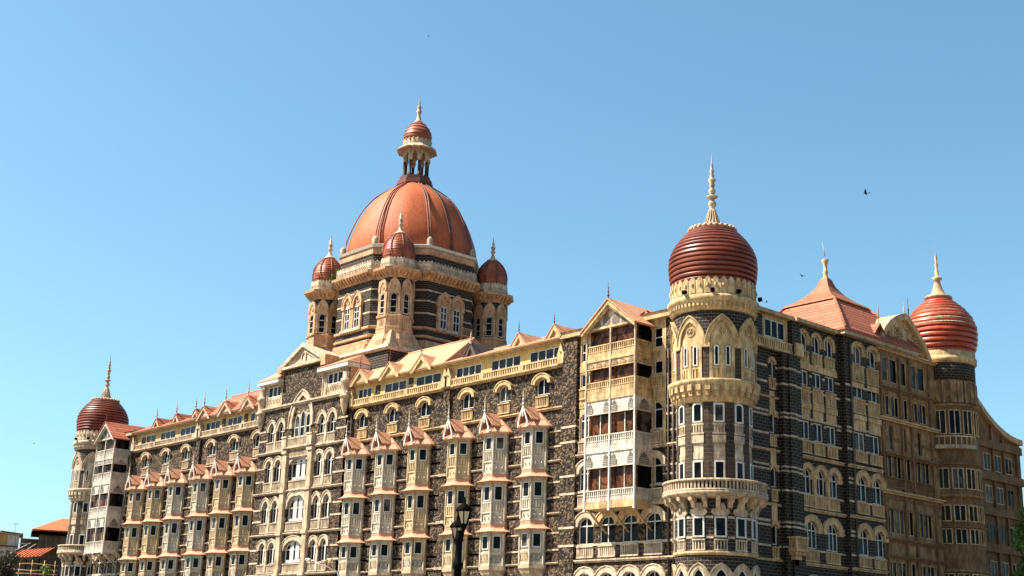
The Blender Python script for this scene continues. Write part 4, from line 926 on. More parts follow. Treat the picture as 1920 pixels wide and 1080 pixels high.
oring('cornice', [(AP, 47.9), (AP+.2, 48.0), (AP+.25, 48.5), (AP+.95, 48.75), (AP+1.0, 49.05), (AP+.5, 49.2), (AP, 49.25)], 'pinkstone', DR)
oring('parapet', [(AP+.4, 49.2), (AP+.4, 50.2), (AP+.15, 50.25), (AP+.15, 50.3)], 'pale', DR)
oring('upper_ledge', [(AP-.1, 51.3), (AP+.12, 51.4), (AP+.15, 52.1), (AP-.1, 52.15)], 'pinkstone', DR)
oring('white_lip', [(AP-.1, 52.15), (AP+.3, 52.25), (AP+.42, 52.55), (AP-.1, 52.75)], 'white', DR)
for k in range(8):
    az = 45*k; u = PL(AX+AP*math.cos(R_(az)), AY+AP*math.sin(R_(az)), az)
    m = MB()
    for j in range(12): x = -3.3+j*.6; m.prism((lambda uu, xx: (lambda s, d, z: uu(xx+d, s, z)))(u, x), [(.2, 47.95), (.75, 48.35), (.95, 48.75), (.2, 48.75)], -.13, .13)
    m.build('cornice_bracket', 'pinkstone', DR)
    m = MB()
    for j in range(14): x = -3.5+j*.54; m.strip(u, [(x+.15*math.cos(t*1.0472), 49.7+.15*math.sin(t*1.0472)) for t in range(7)], [(x+.24*math.cos(t*1.0472), 49.7+.24*math.sin(t*1.0472)) for t in range(7)], .4, .47); m.prism(u, [(x-.22, 50.24), (x+.22, 50.24), (x, 50.48)], .2, .42)
    m.build('parapet_ornament', 'pale', DR)
    if k % 2 == 0:
        for x in (-1.05, 1.05):
            wz = win(DR, 'paired_arch_window', u, None, x, 42.05, 1.15, 2.9, 'flat', 0, 2, 1.2, d=.08, fr=.12, tr2=2.1)
            m = MB(); m.prism(u, [(x-.85, 44.9), (x+.85, 44.9)]+[(x+a_, 45.2+z) for a_, z in arc(.85, 1.2, 'point', 11)], 0, .1)
            q1 = [(x+a_, 45.2+z) for a_, z in arc(.72, 1.1, 'point', 11)]; q2 = [(x+a_*1.04/.72, 45.2+z*1.62/1.1) for a_, z in arc(.72, 1.1, 'point', 11)]
            m.strip(u, q1, q2, 0, .34); m.strip(u, q2, [(x+(a_-x)*1.1, z+.1) for a_, z in q2], 0, .42)
            for sg in (-1, 1): m.box(u, x+sg*.84-.17, x+sg*.84+.17, 0, .3, 42.0, 44.75); m.box(u, x+sg*.84-.26, x+sg*.84+.26, 0, .42, 44.75, 45.2)
            m.strip(u, [(x+.2*math.cos(t*.7854), 45.75+.2*math.sin(t*.7854)) for t in range(9)], [(x+.34*math.cos(t*.7854), 45.75+.34*math.sin(t*.7854)) for t in range(9)], .1, .2)
            m.build('pointed_arch', 'pinkstone', DR)
        m = MB(); m.box(u, -2.2, 2.2, 0, .4, 41.7, 42.0); m.build('window_sill', 'pale', DR)
u = SD(AX+AP); m = MB(); m.box(u, AY+1.0, AY+2.9, .2, 1.4, 41.4, 41.6)
for k in range(8): m.box(u, AY+1.05+k*.25, AY+1.11+k*.25, 1.3, 1.36, 41.6, 42.5)
m.box(u, AY+1.0, AY+2.9, 1.28, 1.38, 42.45, 42.55); m.tube([u(AY+1.2, .1, 39.6), u(AY+1.2, .6, 40.6), u(AY+1.2, 1.3, 41.4)], .12, .12, 5); m.tube([u(AY+2.7, .1, 39.6), u(AY+2.7, .6, 40.6), u(AY+2.7, 1.3, 41.4)], .12, .12, 5)
m.build('balconette', 'pinkstone', DR)
# shell, ribs, ladder, lantern
dp = [(r*1.01, z) for r, z in ((8.70, 52.7), (8.72, 53.3), (8.58, 54.4), (8.28, 55.5), (8.0, 56.3), (7.6, 57.4), (7.1, 58.5), (6.5, 59.6), (5.85, 60.5), (5.15, 61.3), (4.5, 61.85), (3.8, 62.4), (3.0, 62.95), (2.2, 63.55))]
m = MB(); m.lathe((AX, AY, 0), dp, 64, 22.5, .3); DM = m.build('great_dome', 'dome', H)
for k in range(8):
    a = R_(22.5+45*k); m = MB(); pts = [(AX+(r*1.0+.03)*math.cos(a)*1.02, AY+(r+.03)*math.sin(a)*1.02, z) for r, z in dp]
    t = Vector((-math.sin(a), math.cos(a), 0))
    for o in (-.16, .16): m.tube([Vector(p)+t*o for p in pts], .10, .08, 6)
    m.build('dome_rib', 'ribred', DM)
m = MB(); a = R_(-2)
pts = [(AX+(r+.15)*math.cos(a), AY+(r+.15)*math.sin(a), z) for r, z in dp]; t = Vector((-math.sin(a), math.cos(a), 0))
for o in (-.2, .2): m.tube([Vector(p)+t*o for p in pts], .05, .05, 4)
for p, q in zip(pts, pts[1:]):
    for j in range(4): c = Vector(p).lerp(Vector(q), j/4); m.tube([c-t*.2, c+t*.2], .05, .05, 4)
m.build('ladder', 'pipe', DM)
for k in range(8):
    a = R_(22.5+45*k); m = MB(); m.lathe((AX+9.2*math.cos(a), AY+9.2*math.sin(a), 52.6), [(.4, 0), (.4, .8), (.3, 1.0), (.05, 1.25)], 6); m.build('ledge_finial', 'cream', DM)
L = MB(); L.loft(ID, [(octo(2.3), 63.3), (octo(2.55), 63.6), (octo(2.5), 64.2), (octo(2.2), 64.3), (octo(2.2), 64.75), (octo(1.9), 64.8)]); LN = L.build('lantern', 'maroon', H)
for k in range(8):
    a = R_(22.5+45*k); p = (AX+1.62*math.cos(a), AY+1.62*math.sin(a), 0); m = MB(); m.lathe(p, [(.32, 64.8), (.32, 65.1), (.2, 65.15), (.2, 67.0), (.24, 67.05)], 8); m.build('column', 'pier', LN)
    m = MB(); m.lathe(p, [(.22, 67.0), (.34, 67.35), (.36, 67.5), (.28, 67.9)], 8); m.build('capital', 'cream', LN)
for k in range(8):
    az = 45*k; u = PL(AX+1.62*math.cos(R_(22.5))*math.cos(R_(az)), AY+1.62*math.cos(R_(22.5))*math.sin(R_(az)), az); w = .64
    m = MB(); cus = [(-.42, 67.45), (-.42, 67.7), (-.32, 67.8), (-.32, 67.95), (-.2, 68.05), (-.2, 68.2), (0, 68.45), (.2, 68.2), (.2, 68.05), (.32, 67.95), (.32, 67.8), (.42, 67.7), (.42, 67.45)]
    top = [(-w, 67.45)]+[(-w+2*w*j/10, 69.1) for j in range(11)]+[(w, 67.45)]
    m.strip(u, cus, top, -.1, .12); m.build('cusped_arch', 'cream', LN)
m = MB(); m.loft(ID, [(octo(1.9), 68.95), (octo(2.1), 69.0), (octo(2.85), 68.6), (octo(2.9), 68.75), (octo(2.1), 69.35), (octo(1.9), 69.4)]); m.build('eave', 'cream', LN)
m = MB(); m.lathe((AX, AY, 0), [(1.86, 69.3), (1.9, 69.4), (1.9, 70.1), (1.75, 70.2)], 24)
for k in range(20): a = k*2*math.pi/20; m.ball((AX+1.88*math.cos(a), AY+1.88*math.sin(a), 70.1), .16, 1, 6)
m.build('parapet', 'cream', LN)
m = MB(); pr = [(1.72, 70.1), (1.88, 70.5), (1.92, 70.9), (1.82, 71.4), (1.55, 71.95), (1.15, 72.5), (.75, 72.95)]; q = []
for (r, z), (r2, z2) in zip(pr, pr[1:]): q += [(r, z), (r+.05, z+.03), (r+.05, z+.08)]
m.lathe((AX, AY, 0), q+[pr[-1]], 32, hard=True); m.build('cupola', 'turretpaint', LN)
m = MB(); m.lathe((AX, AY, 0), [(.6, 72.9), (.68, 73.05), (.6, 73.2), (.4, 73.3), (.3, 73.8), (.22, 74.1), (.3, 74.5), (.38, 74.75), (.22, 74.85), (.3, 75.2), (.32, 75.4), (.14, 75.6), (.16, 75.9), (.08, 76.2), (.06, 76.5), (.015, 77.1)], 14); m.build('finial', 'cream', LN)
# four corner turrets round the drum
def make_turret():
    o8 = lambda r: [(r*kk*math.cos(R_(22.5+45*k)), r*kk*math.sin(R_(22.5+45*k))) for k in range(8)]
    m = MB(); m.loft(ID, [(o8(1.95), 36), (o8(1.95), 48.2)]); T = m.build('turret', 'dress', H)
    def ring(n, rz, m_): q = MB(); q.loft(ID, [(o8(r), z) for r, z in rz]); return q.build(n, m_, T)
    ring('turret_base', [(2.5, 38.2), (2.5, 39.2), (2.3, 39.6), (2.2, 39.9), (2.2, 40.5), (2.05, 40.6)], 'pinkstone')
    ring('panelled_base', [(2.05, 40.5), (2.2, 40.6), (2.2, 40.85), (2.08, 40.9), (2.08, 42.0), (2.22, 42.05), (2.22, 42.3), (2.0, 42.4)], 'pinkstone')
    ring('cornice', [(1.95, 47.1), (2.05, 47.3), (2.1, 47.6), (2.85, 47.95), (2.9, 48.25), (2.3, 48.4), (2.0, 48.45)], 'pinkstone')
    ring('parapet', [(2.05, 48.4), (2.05, 49.55), (1.85, 49.6), (1.8, 49.75)], 'pale')
    for k in range(8):
        az = 45*k; u = PL(1.95*math.cos(R_(az)), 1.95*math.sin(R_(az)), az); hw = .80
        m = MB()
        q1 = [(x, 45.6+z) for x, z in arc(.52, .9, 'point', 11)]; q2 = [(x*hw/.52, 45.6+z*1.5/.9) for x, z in arc(.52, .9, 'point', 11)]
        m.strip(u, q1, q2, 0, .24); m.prism(u, [(-.54, 45.0), (.54, 45.0)]+q1, 0, .14)
        for sg in (-1, 1): m.box(u, sg*.66-.14, sg*.66+.14, 0, .16, 42.3, 45.35); m.box(u, sg*.66-.14, sg*.66+.14, 0, .26, 45.35, 45.62)
        m.strip(u, [(.12*math.cos(t*.7854), 45.8+.12*math.sin(t*.7854)) for t in range(9)], [(.24*math.cos(t*.7854), 45.8+.24*math.sin(t*.7854)) for t in range(9)], .14, .22)
        for j in range(3): m.box(u, -.4+j*.32, -.24+j*.32, .12, .2, 41.05, 41.85)
        m.build('pointed_arch', 'pinkstone', T)
        w = MB()
        i_ = outl(0, 42.5, .92, 2.2, 'round', .4, .12); o_ = outl(0, 42.5, .92, 2.2, 'round', .4)
        w.strip(u, i_+[i_[0]], o_+[o_[0]], .02, .14)
        for z in (43.3, 44.2): w.box(u, -.36, .36, .03, .12, z-.04, z+.04)
        w.cur = 1; w.prism(u, outl(0, 42.5, .92, 2.2, 'round', .4, .06), -.02, .07); w.build('window', ['pale', 'glass'], T)
        w = MB()
        for j in range(3): w.prism((lambda uu, xx: (lambda s, d, z: uu(xx+d, s, z)))(u, -.55+j*.55), [(.08, 47.2), (.6, 47.6), (.8, 47.95), (.08, 47.95)], -.1, .1)
        w.build('cornice_bracket', 'pinkstone', T)
        w = MB()
        for j in range(4): x = -.62+j*.41; w.strip(u, [(x+.1*math.cos(t*1.0472), 49.0+.1*math.sin(t*1.0472)) for t in range(7)], [(x+.17*math.cos(t*1.0472), 49.0+.17*math.sin(t*1.0472)) for t in range(7)], .1, .16); w.prism(u, [(x-.18, 49.55), (x+.18, 49.55), (x, 49.8)], -.05, .1)
        w.build('parapet_ornament', 'pale', T)
    ctrl = [(1.85, 49.5), (2.03, 50.1), (2.08, 50.8), (1.98, 51.4), (1.78, 51.95), (1.45, 52.5), (1.0, 52.98), (.6, 53.3)]; q = []
    for (r, z), (r2, z2) in zip(ctrl, ctrl[1:]):
        for j in range(2): f = j/2; rr = r+(r2-r)*f; zz = z+(z2-z)*f; q += [(rr, zz), (rr+.035, zz+.02), (rr+.035, zz+.06)]
    m = MB(); m.lathe((0, 0, 0), q+[ctrl[-1]], 32, 22.5, .5, hard=True); m.build('turret_dome', 'turretpaint', T)
    for k in range(8):
        a = R_(22.5+45*k); m = MB(); m.tube([((r+.05)*math.cos(a), (r+.05)*math.sin(a), z) for r, z in ctrl], .07, .06, 5); m.build('dome_rib', 'maroon', T)
    m = MB(); m.lathe((0, 0, 0), [(.75, 53.15), (.82, 53.3), (.7, 53.4), (.35, 53.65), (.2, 54.1), (.17, 54.3), (.3, 54.45), (.32, 54.6), (.16, 54.75), (.3, 55.1), (.32, 55.2), (.14, 55.35), (.22, 55.7), (.1, 55.9), (.06, 56.2), (.015, 56.7)], 12); m.build('finial', 'pale', T)
    return T
t0 = make_turret()
for i, (sx_, sy_) in enumerate(((1, -1), (-1, -1), (1, 1), (-1, 1))):
    o = t0 if i == 0 else copy_tree(t0, H)
    o.location = (AX+sx_*7.75, AY+sy_*7.75, 0)
    m = MB(); q = [(AX+sx_*7.75-2.5, AY+sy_*7.75-2.5), (AX+sx_*7.75+2.5, AY+sy_*7.75-2.5), (AX+sx_*7.75+2.5, AY+sy_*7.75+2.5), (AX+sx_*7.75-2.5, AY+sy_*7.75+2.5)]
    p = [(AX+sx_*7.75+1.7*a_, AY+sy_*7.75+1.7*b_) for a_, b_ in ((-1, -1), (1, -1), (1, 1), (-1, 1))]
    m.loft(ID, [(q, 38.1), (q, 38.3), (p, 40.3)]); m.build('skirt_roof', 'pinkstone', H)

# ================================================================ ground
m = MB(); m.add([(-3000, -3000, 0), (3000, -3000, 0), (3000, 3000, 0), (-3000, 3000, 0)], [(0, 1, 2, 3)])
tag(m.build('ground', mat('earth', (.16, .13, .10), .95, .4, .05)), None, None, kind='structure')
def slab(name, F, s0, s1, d0, d1, z0, z1, mm):
    m = MB(); m.box(F, s0, s1, d0, d1, z0, z1); return tag(m.build(name, mm), None, None, kind='structure')
ASPH = mat('asphalt', (.055, .053, .052), .9, .3, .6, .3, 20); PAVE = mat('paving', (.52, .44, .34), .9, .25, .8, .2, 4)
slab('road', FR(0), -260, 90, 12, 24, -.2, .02, ASPH); slab('road', SD(0), -12, 200, 10, 22, -.2, .016, ASPH)
slab('pavement', FR(0), -260, 9, 3, 11.9, -.2, .15, PAVE); slab('pavement', SD(0), -3, 200, 3, 9.9, -.2, .146, PAVE)
slab('pavement', FR(0), -60, 120, 25, 140, -.2, .14, PAVE)

# ================================================================ the neighbour with the sweeping parapet
B = thing('sweeping_building', 'dark brown building with a parapet sweeping down in a concave curve', 'building', (0, 48, 0))
F = SD(-.6); off = Vector((0, -48, 0)); F0 = lambda s, d, z: F(s, d, z)+off
def top(s): t = (s-41.6)/(55.5-41.6); return 36.3-7.9*(1-(1-min(1, max(0, t)))**2.1)
N = 22; out = [(55.5, 0)]+[(55.5-(55.5-41.6)*k/N, top(55.5-(55.5-41.6)*k/N)) for k in range(N+1)]+[(41.6, 0)]
m = MB(); m.prism(F0, out, -12, 0); m.build('wall', 'brown', B)
m = MB(); c = out[1:-1]; m.strip(F0, [(s, z-.55) for s, z in c], [(s, z+.1) for s, z in c], -.3, .45); m.build('parapet', 'tan', B)
for s in (43.2, 45.4, 47.8, 50.2, 52.6):
    for z in (8.6, 12.4, 16.4, 20.6, 24.2, 27.6, 30.6):
        if z+2.2 < top(s)-1.2:
            w = MB(); F9 = F0
            w.box(F9, s-.75, s+.75, -.05, .06, z, z+.1); w.box(F9, s-.75, s+.75, -.05, .06, z+1.8, z+1.9); w.box(F9, s-.75, s-.66, -.05, .06, z+.1, z+1.8); w.box(F9, s+.66, s+.75, -.05, .06, z+.1, z+1.8); w.box(F9, s-.05, s+.05, -.05, .05, z+.1, z+1.8)
            w.cur = 1; w.box(F9, s-.67, s+.67, -.06, .02, z+.09, z+1.81); w.build('window', ['tan' if (int(s)+int(z)) % 3 else 'brown', 'glass'], B)
for z in (11.3, 15.2, 19.2, 23.1, 26.7):
    e = max([s for s, zz in c if zz > z+.3]); m = MB(); m.box(F0, 41.7, e-.1, -.05, .35, z, z+.28); m.box(F0, 41.7, e-.1, .25, .33, z+.28, z+.9); m.build('ledge', 'brown', B)
for s in (44.3, 49.0, 51.4, 54.4): m = MB(); m.box(F0, s-.18, s+.18, -.05, .25, 0, top(s)-.7); m.build('pilaster', 'brown', B)
sc = thing('scaffold', 'dark steel scaffold tower with pale planks at the right edge of the brown building', 'scaffold', (.4, 57.2, 0))
for x in (0, 1.6):
    for y in (0, 1.8): m = MB(); m.tube([(x, y, 0), (x, y, 27.5-2*y)], .11, .11, 6); m.build('upright', 'iron', sc)
for k in range(11):
    z = 2.2+k*2.3; m = MB()
    for a, b in (((0, 0), (0, 1.8)), ((1.6, 0), (1.6, 1.8)), ((0, 0), (1.6, 0)), ((0, 1.8), (1.6, 1.8))): m.tube([(*a, z), (*b, z)], .08, .08, 5)
    m.tube([(1.6, 0, z), (1.6, 1.8, z+2.2)], .06, .06, 5); m.build('brace', 'iron', sc)
    if k in (4, 7, 8, 9, 10): m = MB(); m.box(ID, -.3, 2.0, -.3, 2.3, z+.1, z+.2); m.build('plank', 'cream', sc)

# ================================================================ trees and shrubs
M['leafA'] = mat('leaf_green', (.19, .29, .045), .6, .5, .7, col2=(.08, .15, .025)); M['leafB'] = mat('leaf_dull', (.075, .075, .035), .65, .5, .7, col2=(.03, .035, .018))
M['bark'] = mat('bark', (.11, .08, .055), .9, .4, 3, .4, 10)
def foliage(mb, c, r, n, ls, rg):
    for _ in range(n):
        while True:
            p = Vector((rg.uniform(-1, 1), rg.uniform(-1, 1), rg.uniform(-1, 1)))
            if .15 < p.length < 1: break
        p = Vector((p.x*r[0], p.y*r[1], p.z*r[2]))+Vector(c)
        a = Vector((rg.gauss(0, 1), rg.gauss(0, 1), rg.gauss(0, .6))).normalized(); b = a.cross(Vector((rg.gauss(0, 1), rg.gauss(0, 1), rg.gauss(0, 1)))).normalized(); l = ls*rg.uniform(.6, 1.3)
        mb.add([p-a*l, p+b*l*.45, p+a*l, p-b*l*.45], [(0, 1, 2, 3)])
def tree(name, label, loc, h, cr, lm, seed, nclump=16, n=130, ls=.28):
    rg = random.Random(seed); T = thing(name, label, 'tree' if h > 3 else 'shrub', loc)
    t = MB(); t.tube([(0, 0, 0), (.1, .05, h*.35), (0, .1, h*.6)], h*.03, h*.018, 8)
    f = MB()
    for k in range(nclump):
        a = rg.uniform(0, 6.28); rr = cr*math.sqrt(rg.uniform(0, 1)); z = h*rg.uniform(.48, .95); rr *= 1-.5*max(0, z/h-.7)/.3
        c = (rr*math.cos(a), rr*math.sin(a), z); t.tube([(0, .08, h*.45), (c[0]*.5, c[1]*.5, (h*.45+z)/2+.2), c], h*.010, h*.003, 5)
        s = cr*rg.uniform(.25, .45); foliage(f, c, (s, s, s*.75), n, ls, rg)
    t.build('trunk', 'bark', T); f.build('crown', lm, T); return T
tree('small_tree', 'dull leafy tree at the lower left edge in front of the pale house', (-67.2, -35.0, 0), 11.9, 2.5, 'leafB', 3, 26, 280, .17)
tree('leafy_tree', 'bright green tree past the brown building at the right edge', (5.9, 45.5, 0), 20.0, 2.5, 'leafA', 5, 26, 260, .2)
tree('shrub', 'low bright green shrub beside the scaffolding under the red roof', (-112.3, -10.6, 0), 13.6, 1.6, 'leafA', 9, 10, 140, .2)
def backdrop(dx, dd):
    """a wall frame square to the street beyond the far tower: s to the right, d towards us"""
    o = Vector((BG[0], BG[1], 0)); return lambda s, d, z: o+Vector((BR[0], BR[1], 0))*(s)-Vector((BU[0], BU[1], 0))*d+Vector((0, 0, z))
BU = (-.92706, .37491); BR = (.37491, .92706); BG = (72.987+BU[0]*240, -88.87+BU[1]*240)
M['rust'] = mat('rusty_tile', (.60, .14, .045), .7, .35, 1.2, .3, 6); M['housewhite'] = mat('faded_white_wall', (.80, .72, .66), .85, .3, .6, streak=.3); M['ochre'] = mat('ochre_wall', (.85, .55, .16), .85, .3, .7); M['dun'] = mat('dun_wall', (.24, .17, .12), .9, .4, .6, streak=.4)
Fb = backdrop(0, 0)
hA = thing('house', 'pale house with an ochre gable end and maroon roof edge at the far left', 'house', tuple(Fb(-3.5, -3, 0))); off = -hA.location
FA = lambda s, d, z: Fb(s, d, z)+off
m = MB(); m.box(FA, -6.5, -1.2, -7, 0, 0, 18.2); m.box(FA, -3.0, -1.2, -7, -.1, 18.2, 20.1); m.build('wall', 'housewhite', hA)
m = MB(); m.prism(FA, [(-7.5, 18.2), (-3.0, 18.2), (-3.0, 20.2), (-4.2, 20.2), (-7.5, 18.9)], -6, -.6); m.build('gable_wall', 'ochre', hA)
m = MB(); m.prism(FA, [(-7.8, 19.0), (-4.2, 20.56), (-4.2, 20.3), (-7.8, 18.75)], -6, .4); m.prism(FA, [(-4.2, 20.56), (-.6, 20.25), (-.6, 20.05), (-4.2, 20.3)], -7, .4); m.build('roof', 'housewhite', hA)
m = MB(); m.prism(FA, [(-4.2, 20.62), (-.6, 20.32), (-.6, 20.12), (-4.2, 20.42)], .4, .5); m.box(FA, -7.5, -1.2, 0, .3, 18.05, 18.25); m.build('roof_edge', 'maroon', hA)
for s in (-6.3, -5.2, -4.4): m = MB(); m.box(FA, s-.28, s+.28, -.62, -.54, 18.4, 19.2); m.build('window', 'glass', hA)
m = MB(); m.tube([FA(-2, -2, 20), FA(-2, -2, 22.4)], .03, .02, 5); m.tube([FA(-2.5, -2, 22.0), FA(-1.5, -2, 22.1)], .03, .03, 4); m.build('aerial', 'iron', hA)
hB = thing('house', 'dun house under a red tiled roof just left of the far banded tower', 'house', tuple(Fb(3, 3, 0))); off2 = -hB.location
FB = lambda s, d, z: Fb(s, d, z)+off2
m = MB(); m.box(FB, -1.4, 8, -4, 5, 0, 17.6); m.box(FB, 1.9, 8, -4, 7.2, 17.6, 19.8); m.box(FB, -.9, 1.9, -4, 2.4, 17.6, 19.4); m.build('wall', 'dun', hB)
m = MB(); m.box(FB, .6, 8, 1, 7.9, 19.8, 20.25); m.build('eave_shade_block', 'iron', hB)  # solid black block: its colour stands in for shade between wall top and roof
m = MB(); m.loft(FB, [([(.7, 8.6), (9, 8.6), (9, -3), (.7, -3)], 20.35), ([(.7, 8.6), (9, 8.6), (9, -3), (.7, -3)], 20.55), ([(5.3, 3.2), (9, 3.2), (9, 2.8), (5.3, 2.8)], 23.0)]); m.build('roof', 'rust', hB)
for s in (2.6, 3.8, 5.0): m = MB(); m.box(FB, s-.08, s+.08, 7.2, 7.3, 17.7, 19.7); m.build('post', 'dun', hB)
m = MB()
for s in (-.3, .9): m.box(FB, s-.45, s+.45, 2.4, 2.46, 17.9, 19.2)
m.build('shutter', 'pipe', hB)
lean = thing('lean_to', 'lower lean-to with a bright orange red tiled roof below the dun house', 'lean-to', tuple(Fb(1, 14, 0))); off3 = -lean.location
FL = lambda s, d, z: Fb(s, d, z)+off3
m = MB(); P = [(-2.0, 16.2, 15.3), (2.4, 16.2, 15.85), (4.4, 13.2, 17.4), (-.3, 13.2, 16.75)]
m.add([FL(*p) for p in P]+[FL(p[0], p[1], p[2]-.14) for p in P], [(0, 1, 2, 3), (7, 6, 5, 4), (0, 4, 5, 1), (1, 5, 6, 2), (2, 6, 7, 3), (3, 7, 4, 0)])
for k in range(9):
    t = k/8; a = Vector(FL(*P[0])).lerp(FL(*P[1]), t); b = Vector(FL(*P[3])).lerp(FL(*P[2]), t); m.tube([a+Vector((0, 0, .06)), b+Vector((0, 0, .06))], .09, .09, 5)
m.build('roof', 'rust', lean)
m = MB(); m.box(FL, -1.6, 4.6, 9, 13.2, 0, 15.2); m.build('wall', 'pipe', lean)
for s in (-1.8, .4, 2.3, 4.2): m = MB(); m.tube([FL(s, 15.6, 0), FL(s, 15.6, 15.2+.12*s)], .09, .09, 6); m.build('post', 'iron', lean)
scf = thing('scaffold', 'bamboo scaffold of pale poles tied under the orange red lean-to roof', 'scaffold', tuple(Fb(1, 17, 0))); off4 = -scf.location
FS = lambda s, d, z: Fb(s, d, z)+off4
for z, a in ((14.3, .25), (13.6, -.15), (12.9, .1), (12.1, -.1), (11.3, .2), (10.4, 0)):
    m = MB(); m.tube([FS(-2.6, 17, z), FS(1.2, 17, z+a), FS(5.2, 17, z+.1)], .06, .06, 5); m.build('pole', 'tan', scf)
for s in (-2.3, -.6, 1.2, 3.0, 4.6): m = MB(); m.tube([FS(s, 17.1, 0), FS(s+.1, 17.1, 15.1)], .06, .05, 5); m.build('upright', 'tan', scf)
for a, b in (((-1.4, 16.8), (.7, 18.5)), ((.3, 17.0), (1.6, 18.4)), ((-1.0, 17.9), (.6, 18.3))):
    p = thing('pole', 'pale pole slanting up to the dun house, ' + ('the longest and leftmost of three' if a[0] < -1.2 else 'the one nearest the red tiled roof' if a[0] > 0 else 'the flattest of three'), 'pole', tuple(Fb(a[0], 13, a[1]-.1)))
    m = MB(); q0 = Fb(a[0], 13, a[1]-.1); m.tube([Fb(a[0], 13, a[1]-.1)-q0, Fb(b[0], 5.2, b[1])-q0], .07, .06, 6); m.build('shaft', 'housewhite', p)

# ================================================================ street furniture
LP = Vector((47.59, -67.80, 0)); lamp = thing('street_lamp', 'black iron street lamp with lanterns in front of the bay windows', 'street lamp', tuple(LP))
ux = Vector((.664, .748, 0)); uv = Vector((.748, -.664, 0))             # to the right as seen from the square, and towards it
m = MB(); m.lathe((0, 0, 0), [(.26, 0), (.26, .5), (.16, .7), (.11, 1.2), (.095, 3.9), (.13, 3.95), (.13, 4.05), (.085, 4.1), (.08, 4.55), (.11, 4.6), (.11, 4.66), (.09, 4.72), (.08, 4.85)], 14); m.tube([(0, 0, 4.6), ux*.05+Vector((0, 0, 4.75)), ux*.10+Vector((0, 0, 4.95))], .09, .05, 8); m.build('post', 'iron', lamp)
def lantern(c, s):
    m = MB(); n = 6; rb, rt, z0, z1 = .085*s, .19*s, c.z, c.z+.34*s
    V = lambda r, z, k: Vector((c.x+r*math.cos(math.pi*2*k/n+.3), c.y+r*math.sin(math.pi*2*k/n+.3), z))
    for k in range(n): m.tube([V(rb, z0, k), V(rt, z1, k)], .017*s, .017*s, 5); m.tube([V(rt, z1, k), V(rt, z1, k+1)], .022*s, .022*s, 5); m.tube([V(rb, z0, k), V(rb, z0, k+1)], .02*s, .02*s, 5)
    m.lathe((c.x, c.y, c.z), [(.03*s, -.14*s), (.06*s, -.1*s), (.10*s, -.02*s), (.10*s, .0)], 10)
    o = m.build('lantern_frame', 'iron', lamp)
    g = MB(); g.lathe((c.x, c.y, c.z), [(.075*s, .0), (.175*s, .335*s)], 6, math.degrees(.3), smooth=False); g.build('lantern_glass', 'lampglass', o)
    h = MB(); h.lathe((c.x, c.y, c.z), [(.215*s, .335*s), (.22*s, .37*s), (.18*s, .43*s), (.10*s, .50*s), (.05*s, .53*s), (.03*s, .56*s), (.045*s, .59*s), (.03*s, .62*s), (.012*s, .70*s)], 12); h.build('lantern_cap', 'iron', o)
lantern(Vector((0, 0, 5.0))+ux*.10, .98)
pA = ux*-.07-uv*.45
lantern(Vector((pA.x, pA.y, 4.66)), .9)
pB = ux*.02-uv*.75
m = MB(); m.tube([Vector((0, 0, 4.1)), pA*.5+Vector((0, 0, 4.15)), Vector((pA.x, pA.y, 4.56))], .035, .03, 6); m.build('arm', 'iron', lamp)
wl = thing('street_light', 'pale cantilever street light reaching left across the centre pavilion', 'street light', (11.3, -46.2, 0))
o = Vector((11.3, -46.2, 0)); hd = Vector((10.24, -47.78, 6.97))-o; bd = Vector((-.05, -.05, 6.35))
m = MB(); m.tube([(0, 0, 0), (0, 0, 6.1), bd], .075, .05, 8); m.build('post', 'housewhite', wl)
m = MB(); m.tube([bd, bd.lerp(hd, .35)+Vector((0, 0, .05)), bd.lerp(hd, .8)], .035, .03, 6); m.build('arm', 'housewhite', wl)
m = MB(); a = bd.lerp(hd, .72); q = [a, a.lerp(hd, .35), a.lerp(hd, .8), hd]; m.tube(q[:2], .05, .11, 8); m.tube(q[1:3], .11, .10, 8); m.tube(q[2:], .10, .03, 8); m.build('lamp_head', 'housewhite', wl)
m = MB(); m.tube([bd+Vector((0, 0, -.1)), bd+Vector((-.25, -.35, .45))], .025, .02, 5); m.lathe(tuple(bd+Vector((-.25, -.35, .45))), [(.11, 0), (.15, .06), (.13, .2), (.04, .28)], 10); m.build('floodlight', 'tan', wl)

# ================================================================ birds and the weed on the turret
def bird(loc, span, head, roll, flap, label, name='bird'):
    T = thing(name, label, 'bird', loc); m = MB(); hd = R_(head); fx = Vector((math.cos(hd), math.sin(hd), .08)); sx = Vector((-math.sin(hd)*math.cos(roll), math.cos(hd)*math.cos(roll), math.sin(roll))); up = fx.cross(sx)
    prof = [(-.42, .02), (-.3, .05), (-.1, .085), (.1, .09), (.24, .06), (.32, .055), (.38, .04), (.45, .01)]
    n = 8; P = []
    for x, r in prof:
        for k in range(n): P.append(fx*x*span*.75+(sx*math.cos(k*.785)+up*math.sin(k*.785))*r*span*.75)
    m.add(P, [(i*n+k, i*n+(k+1) % n, (i+1)*n+(k+1) % n, (i+1)*n+k) for i in range(len(prof)-1) for k in range(n)]+[tuple(range(n))])
    t0, t1, t2 = fx*-.3*span, fx*-.55*span+sx*.1*span, fx*-.55*span-sx*.1*span
    m.add([t0, t1, t2, t0+up*.01], [(0, 1, 2), (3, 2, 1)])
    for sg in (-1, 1):
        w = [(0, .16, 0), (.22, .17, flap*.5), (.5, -.02, flap), (.34, -.06, flap*.75), (.15, -.10, flap*.35), (0, -.14, 0)]
        Q = [fx*b*span+sx*sg*a*span+up*c*span for a, b, c in w]; Q2 = [q+up*.012*span for q in Q]; k = len(w)
        m.add(Q+Q2, [tuple(range(k)), tuple(range(2*k-1, k-1, -1))]+[(i, (i+1) % k, k+(i+1) % k, k+i) for i in range(k)])
    m.build('body', 'iron', T); return T
